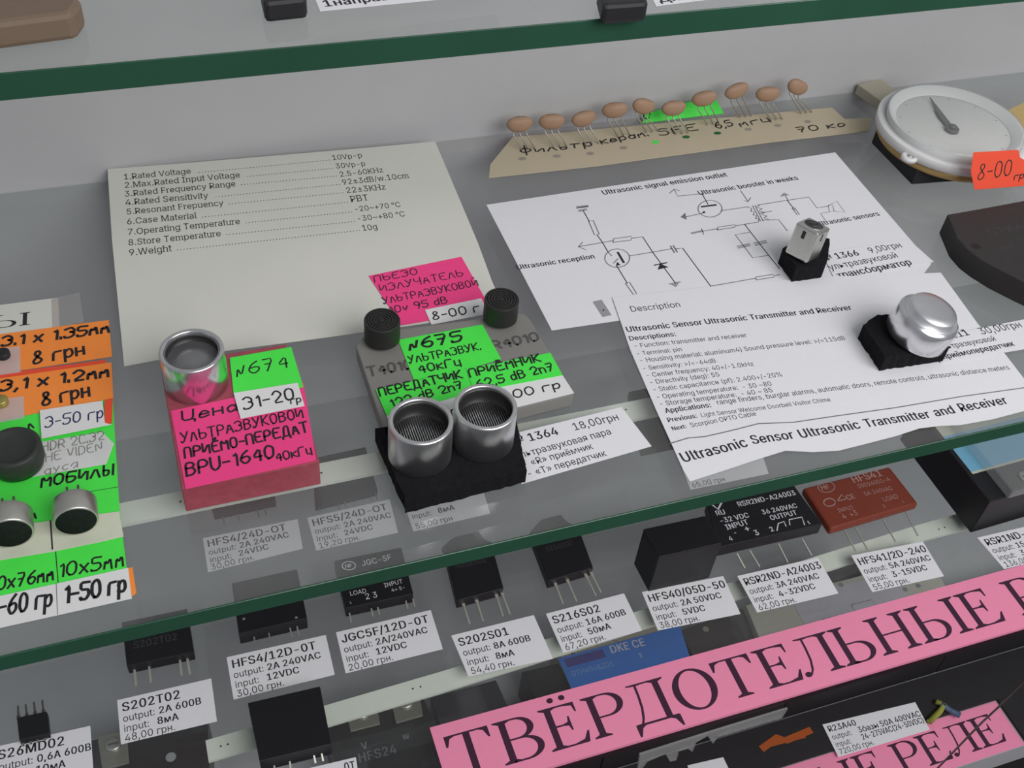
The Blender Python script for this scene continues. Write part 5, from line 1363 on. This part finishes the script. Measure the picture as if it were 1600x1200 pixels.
# the upright block
A0, A1, A2 = U(990, 881, ZL), U(1013, 925, ZL), U(1108, 903, ZL)
A3 = A0 + (A2 - A1)
r = root('relay', (A0 + A2) / 2, 'plain black block relay standing upright behind the label 38,00', 'relay', 'solid state relays on the lower shelf')
b = B(BLACK); b.prism([p + Vector((0, 0, 22)) for p in (A1, A2, A3, A0)], 21.9, BLACK); b.bevel(.35, 2)
b.build('body', r)


def rsr(b):
    for P in ([(1214, 829), (1216, 818), (1225, 815), (1228, 822)], [(1234, 820), (1233, 812), (1253, 808), (1257, 820)]):
        b.stroke([U(x, y, b.z) for x, y in P], .45, WHITEINK)
    b.stroke([U(x, y, b.z) for x, y in ((1112, 788), (1122, 796), (1129, 782))], .8, WHITEINK)


relay([(1105, 784), (1240, 757), (1285, 819), (1121, 856)], 6, [((1152, 866), (1164, 888)), ((1172, 861), (1187, 886)), ((1217, 851), (1231, 879)), ((1254, 843), (1268, 868))],
      'black relay covered in white print, behind the label 62,00', shoulder=False, pin_m=LEG, pw=.5, deco=rsr,
      prints=[("RSR2ND-A24003", (1154, 792), (1245, 773), 1, WHITEINK), (mains("36 "), (1192, 804), (1247, 793), 1, WHITEINK), ("OUTPUT", (1205, 813), (1247, 804), 1, WHITEINK), ("-32 VDC", (1126, 818), (1172, 808), 1, WHITEINK),
              ("INPUT", (1136, 828), (1171, 819), 1, WHITEINK), ("4", (1140, 845), (1146, 844), 1, WHITEINK), ("-", (1147, 836), (1153, 835), 1, WHITEINK), ("+", (1165, 831), (1174, 829), 1, WHITEINK), ("3", (1181, 837), (1188, 835), 1, WHITEINK), ("2", (1205, 831), (1211, 829), 1, WHITEINK), ("1", (1263, 819), (1267, 818), 1, WHITEINK),
              ("RU", (1120, 806), (1135, 803), 1, WHITEINK)])
BRN = mat('red_brown_epoxy', (.185, .036, .020), .32, var=.1)


def hfs41(b):
    logo_oval(b, 1291, 761, 13, 8.5, mat('pale_print', (.36, .22, .20), .6))
    b.stroke([U(1296 + 9 * math.cos(a), 785 + 6 * math.sin(a), b.z) for a in [k * math.pi / 10 for k in range(21)]], .5, mat('pale_print', (.36, .22, .20), .6))
    b.stroke([U(x, y, b.z) for x, y in ((1308, 783), (1315, 773), (1322, 780), (1308, 783))], .45, mat('pale_print', (.36, .22, .20), .6))


PP = mat('pale_print', (.36, .22, .20), .6)
relay([(1254, 762), (1390, 728), (1436, 787), (1298, 828)], 4, [((1320, 829), (1337, 861)), ((1337, 825), (1355, 858)), ((1380, 812), (1399, 846)), ((1416, 801), (1434, 837))],
      'red-brown flat relay with pale print, behind the label 55,00', m=BRN, bev=1.2, pin_m=LEG, pw=.5, shoulder=False, deco=hfs41,
      prints=[("HFS41", (1334, 755), (1381, 743), 1, PP), ("05D240D1-A", (1342, 763), (1392, 751), 0, PP), (mains("5A "), (1352, 775), (1396, 765), 0, PP), ("LOAD", (1382, 784), (1405, 778), 0, PP), ("INPUT", (1311, 801), (1335, 795), 0, PP), ("CE", (1325, 782), (1338, 778), 1, PP),
              ("4  +3", (1318, 811), (1342, 804), 0, PP), ("2", (1381, 794), (1385, 793), 0, PP), ("1", (1411, 786), (1414, 785), 0, PP)])
# the clear topped relay
r = root('relay', U(1540, 800, ZL), 'tall black relay with a blue label under a clear screw cover', 'relay', 'solid state relays on the lower shelf')
B0, B1, B2 = U(1516, 833, ZL), U(1574, 816, ZL), U(1402, 690, ZL)
H2 = 20.0
ex = (B1 - B0) * 2.6
ey = (U(1438, 730, ZL) - B0) * 1.45
b = B(BLACK); b.prism([p + Vector((0, 0, H2)) for p in (B0, B0 + ex, B0 + ex + ey, B0 + ey)], H2 - .05, BLACK); b.bevel(.4, 2)
b.build('body', r)
zt = ZL + H2 + .2
PALE = mat('pale_label', (.50, .52, .42), .6); BLU = mat('sky_blue_print', (.17, .42, .60), .6)
f0 = B0 + Vector((0, 0, H2 + .2))
q = lambda u, v: f0 + ex * u + ey * v
b = B(PALE)
b.prism([q(.04, .27), q(.98, .27), q(.98, .98), q(.04, .98)], .15, PALE)
for u0, u1, v0, v1 in ((.04, .98, .29, .66),):
    b.face([q(u0, v0) + Vector((0, 0, .05)), q(u1, v0) + Vector((0, 0, .05)), q(u1, v1) + Vector((0, 0, .05)), q(u0, v1) + Vector((0, 0, .05))], BLU)
b.build('blue_label', r)['label'] = 'pale and blue printed label'
b = B(CLEAR); b.prism([p + Vector((0, 0, 5)) for p in (q(.16, -.02), q(1, -.02), q(1, .8), q(.16, .8))], 4.8, CLEAR); b.bevel(.4, 1)
b.build('clear_cover', r)['label'] = 'clear cover'
b = B(TIN); b.lathe([(0, 0), (2.6, 0), (2.6, .8), (2.2, 1.1), (0, 1.1)], q(.45, .12), TIN, 24); b.box(q(.45, .12) + Vector((0, 0, 1.12)), 3, .5, .1, BLACK)
b.build('screw', r)
# big square relay, chip, relays seen through the glass
relay([(387, 1098), (500, 1072), (518, 1163), (406, 1190)], 7, [((428, 1188), (429, 1204)), ((452, 1183), (454, 1200)), ((489, 1173), (493, 1192)), ((501, 1170), (505, 1189))],
      'big plain black square relay with thin pins, near the lower frame edge', shoulder=False)
relay([(26, 1121), (73, 1111), (77, 1146), (30, 1157)], 3.2, [((29, 1122), (28, 1103)), ((42, 1119), (40, 1101)), ((55, 1116), (53, 1097)), ((68, 1113), (66, 1094)), ((35, 1156), (37, 1166)), ((47, 1153), (49, 1163)), ((58, 1151), (60, 1160)), ((69, 1148), (71, 1157))],
      'tiny black eight pin chip behind the label 0,6A 600B', pin_m=LEGD)
relay([(312, 727), (413, 706), (431, 782), (334, 803)], 4, [((348, 808), (351, 819)), ((371, 803), (374, 814)), ((402, 797), (405, 808)), ((413, 794), (416, 805))],
      'dark relay peeping out under the pink block, through the glass', pin_m=LEGD, shoulder=False)
relay([(488, 716), (571, 698), (590, 765), (492, 789)], 4, [((498, 790), (500, 800)), ((528, 784), (530, 795)), ((538, 781), (540, 792)), ((578, 771), (581, 782)), ((586, 769), (589, 780))],
      'dark relay under the cream strip, through the glass above the label 19,20', pin_m=LEGD, shoulder=False)
relay([(982, 612), (1050, 598), (1070, 690), (1003, 704)], 4, [], 'dark relay beside the description sheet, through the glass')

# ------------------------------------------------------------------ pink signs on the front edges
def pink_sign(z, x0, x1, y0, y1, tx0, tx1, cap, by, label):
    b = B(SIGN)
    b.prism([(x0, y0, z), (x1, y0, z), (x1, y1, z), (x0, y1, z)], .15, SIGN)
    b.box(((x0 + x1) / 2, y0 - .05, z - .8), x1 - x0, .12, 1.6, SIGN)
    serif_text(b, "ТВЁРДОТЕЛЬНЫЕ РЕЛЕ", Vector((tx0, by, z)), Vector((1, 0, 0)), Vector((0, 1, 0)), cap, SIGNINK, width=tx1 - tx0)
    return tag(b.build('paper_sign'), label, 'sign', 'pink paper signs on the shelf fronts')


pink_sign(ZL + .2, 57.2, 352, 140.2, 164.4, 60.5, 346, 15.2, 144.6, 'long pink sign with big dark letters on the front of the lower shelf')
pink_sign(Z3 + .3, 66, 358, 143.5, 167.5, 69, 352, 15.2, 147.6, 'pink sign on the base board, its end crossed by the front glass edge')

# ------------------------------------------------------------------ modules on the base board
def module(name, quad, h, m, label, cat='module', bev=.5):
    c = sum((U(x, y, Z3) for x, y in quad), Vector()) / len(quad)
    r = root(name, (c.x, c.y, Z3), label, cat)
    b = block(quad, Z3 + h, h - .05, m, bev)
    return r, b


SCREW = mat('screw_plate', (.40, .38, .32), .4, .7, var=.1)


def terminal(r, quad, z):
    b = block(quad, z, 1.2, SCREW, .2)
    c = sum((U(x, y, z) for x, y in quad), Vector()) / 4
    b.lathe([(3.2, .02), (3.2, 1.0), (2.6, 1.5), (0, 1.7)], c + Vector((0, 2, 0)), TIN, 24)
    b.box(c + Vector((0, 2, 1.75)), 4.2, .8, .1, LEGD)
    b.build('screw_terminal', r)


BLK3 = mat('dark_module_case', (.020, .019, .022), .4, var=.2)
r, b = module('power_module', [(505, 1128), (660, 1085), (712, 1205), (540, 1255)], 26, BLK3, 'black power module with two screw terminals and letters V and W')
T(b, "V", (566, 1172), (576, 1169), True, m=GREYPRINT); T(b, "W", (630, 1157), (641, 1154), True, m=GREYPRINT); T(b, "HFS24", (561, 1192), (622, 1176), True, m=mat('mid_print', (.13, .15, .17), .7)); T(b, "4-32V", (660, 1199), (700, 1189), False, m=FAINTPRINT)
b.build('body', r)
terminal(r, [(540, 1110), (588, 1099), (594, 1131), (548, 1143)], Z3 + 28)
terminal(r, [(610, 1092), (655, 1081), (661, 1118), (619, 1130)], Z3 + 28)
r, b = module('power_module', [(140, 1157), (324, 1118), (330, 1250), (150, 1290)], 24, BLK3, 'black module with a screw terminal and an oval hole, under the label 48,00')
b.lathe([(2.2, .03), (0, .04)], U(267, 1183, Z3 + 24), mat('pale_hole', (.4, .42, .42), .6), 20)
b.build('body', r)
terminal(r, [(152, 1150), (198, 1141), (202, 1192), (160, 1203)], Z3 + 26)
r, b = module('power_module', [(672, 1090), (775, 1062), (810, 1140), (700, 1168)], 24, mat('glossy_dark_cover', (.028, .022, .03), .15), 'dark module with a glossy cover between the two price labels and the pink sign')
b.build('body', r)
r, b = module('power_module', [(815, 1050), (872, 1036), (898, 1085), (840, 1100)], 22, BLK3, 'narrow dark module beside the blue module')
b.build('body', r)
r, b = module('blue_module', [(866, 1000), (1040, 950), (1090, 1055), (905, 1105)], 25, mat('beige_case', (.36, .33, .27), .5), 'beige module with a blue printed label, above the pink sign')
T(b, "R", (893, 1024), (901, 1022), True, m=GREYINK); T(b, "S", (960, 1007), (968, 1005), True, m=GREYINK); 
b.build('body', r)
b = sheet([(872, 1029), (1062, 977), (1085, 1048), (903, 1098)], Z3 + 25.3, mat('blue_label', (.05, .19, .62), .5))
T(b, "DKE CE", (955, 1021), (1010, 1008), True, m=WHITEINK); T(b, "GTH4048ZD3", (894, 1057), (960, 1040), False, m=mat('pale_blue_print', (.25, .4, .7), .6)); T(b, "3", (1000, 1028), (1005, 1026), False, m=WHITEINK)
b.stroke([U(x, y, b.z) for x, y in ((890, 1035), (938, 1022))], 4.5, mat('purple_print', (.07, .06, .26), .6))
b.build('blue_label', r)['label'] = 'blue label'
r, b = module('power_module', [(1062, 985), (1160, 950), (1190, 1010), (1095, 1050)], 20, mat('brown_black_case', (.055, .045, .048), .5), 'brown-black module under the label 38,00')
b.lathe([(1.6, .03), (0, .05)], U(1103, 983, Z3 + 20), SCREW, 16); b.build('body', r)
r, b = module('power_module', [(1165, 945), (1450, 872), (1490, 935), (1200, 1030)], 25, mat('pale_beige_case', (.46, .44, .38), .5), 'long pale beige module behind the pink sign')
LIL = mat('lilac_label', (.47, .44, .49), .6)
b.prism([U(x, y, Z3 + 25.2) for x, y in ((1235, 935), (1400, 893), (1420, 935), (1262, 985))], .15, LIL)
for q in ([(1285, 968), (1320, 960), (1333, 985), (1298, 994)], [(1330, 945), (1362, 937), (1370, 952), (1338, 960)]):
    b.stroke([U(x, y, Z3 + 25.25) for x, y in q + q[:1]], .35, GREYINK)
for x, y in ((1414, 921), (1435, 915), (1314, 914)):
    b.lathe([(1.3, .05), (0, .07)], U(x, y, Z3 + 25.2), GREYPRINT, 14)
b.build('body', r)
r, b = module('power_module', [(1225, 888), (1325, 856), (1352, 888), (1255, 925)], 27, mat('brown_black_case', (.055, .045, .048), .5), 'dark module behind the long pale module')
b.build('body', r)
DK = mat('very_dark_case', (.016, .014, .016), .6, var=.3)
for x0, x1, h, lb in ((62, 150, 23, 'nearest to the start of the sign'), (150.3, 245, 24, 'just behind the orange mark'), (245.3, 337, 21, 'behind the label 720,00'), (337.3, 480, 22, 'in the far dark corner')):
    r = root('heat_sink_module', ((x0 + x1) / 2, 205, Z3), 'very dark module under the pink sign, ' + lb, 'module', 'dark modules under the pink sign')
    b = B(DK)
    b.box(((x0 + x1) / 2, 205, Z3 + h / 2 + .03), x1 - x0, 30, h, DK); b.bevel(.8, 2)
    b.build('body', r)
b = B(DK)
b.prism([(40, 167.9, Z3 + 1.9), (359, 167.9, Z3 + 1.9), (359, 143.2, Z3 + 1.9), (480, 143.2, Z3 + 1.9), (480, 189, Z3 + 1.9), (40, 189, Z3 + 1.9)], 1.8, DK)
OM = mat('orange_mark', (.36, .075, .012), .6)
b.stroke([U(x, y, Z3 + 1.95) for x, y in ((1193, 1168), (1215, 1152), (1228, 1157), (1264, 1142))], 3.4, OM, lift=.03)
b.stroke([U(x, y, Z3 + 1.95) for x, y in ((1205, 1163), (1255, 1150))], 2.2, OM, lift=.02)
tag(b.build('base_plate'), 'flat dark plate with an orange mark, behind the second pink sign', 'plate')
plabel([(1285, 1132), (1430, 1097), (1453, 1140), (1310, 1183)], [("R23A40", True, 1.5, .26, 3.0), ("output:", False, 1.5, .5, 2.6), (mains("3фазы 50A ", 400), True, 16, .5, 2.9), ("input:", False, 1.5, .73, 2.6), (mains("24-", 275) + "(24-50VDC)", True, 16, .73, 2.9), ("720,00 грн.", False, 1.5, .95, 2.7)],
       'white price label 720,00 just behind the second pink sign', z=Z3 + 2.2)
plabel([(1074, 1196), (1130, 1183), (1150, 1225), (1090, 1240)], [], 'blank looking white label corner below the pink sign', z=Z3 + 2.2)
WY, WB = mat('yellow_green_wire', (.30, .30, .05), .5), mat('blue_wire', (.06, .09, .16), .5)
for P, m, lb in (([(1452, 1128), (1468, 1112), (1475, 1102), (1462, 1096)], WY, 'yellow-green wire beside the label 720,00'), ([(1470, 1100), (1485, 1110), (1500, 1118)], WB, 'short dark blue wire end beside the label 720,00')):
    b = B(m); b.tube([U(x, y, Z3 + 3.5) for x, y in P], 1.5, m, 10)
    tag(b.build('wire'), lb, 'wire')
# clear bracket under the pink sign
RAIL = clear_mat('clear_bracket', (.85, .84, .85), .22)
b = B(RAIL)
o = [(995, 1212), (1012, 1190), (1040, 1178), (1047, 1190), (1057, 1188), (1061, 1174), (1075, 1170), (1082, 1175), (1088, 1160), (1106, 1150), (1114, 1162), (1122, 1152), (1222, 1122), (1231, 1108), (1120, 1142), (1000, 1180)]
pts = [V(x, y, 139.2) for x, y in o]
vs = [b.bm.verts.new(p) for p in pts]; f1 = b.bm.faces.new(vs)
vb = [b.bm.verts.new(p + Vector((0, .8, 0))) for p in pts]; b.bm.faces.new(vb[::-1])
for i in range(len(vs)):
    j = (i + 1) % len(vs); b.bm.faces.new((vs[j], vs[i], vb[i], vb[j]))
tag(b.build('clear_bracket'), 'clear toothed plastic bracket hanging below the pink sign', 'bracket')
b = B(TIN); b.tube([V(1630, 1040, 128), V(1535, 1128, 128), V(1430, 1236, 128)], .42, TIN, 10)  # rod stands in for the edge of the front door glass; no pane built
tag(b.build('glass_edge_rod'), 'edge of the front glass pane, built as a thin shiny rod slanting across the end of the second pink sign', 'rod')

for _o in bpy.data.objects:
    if '_o' in _o: del _o['_o']
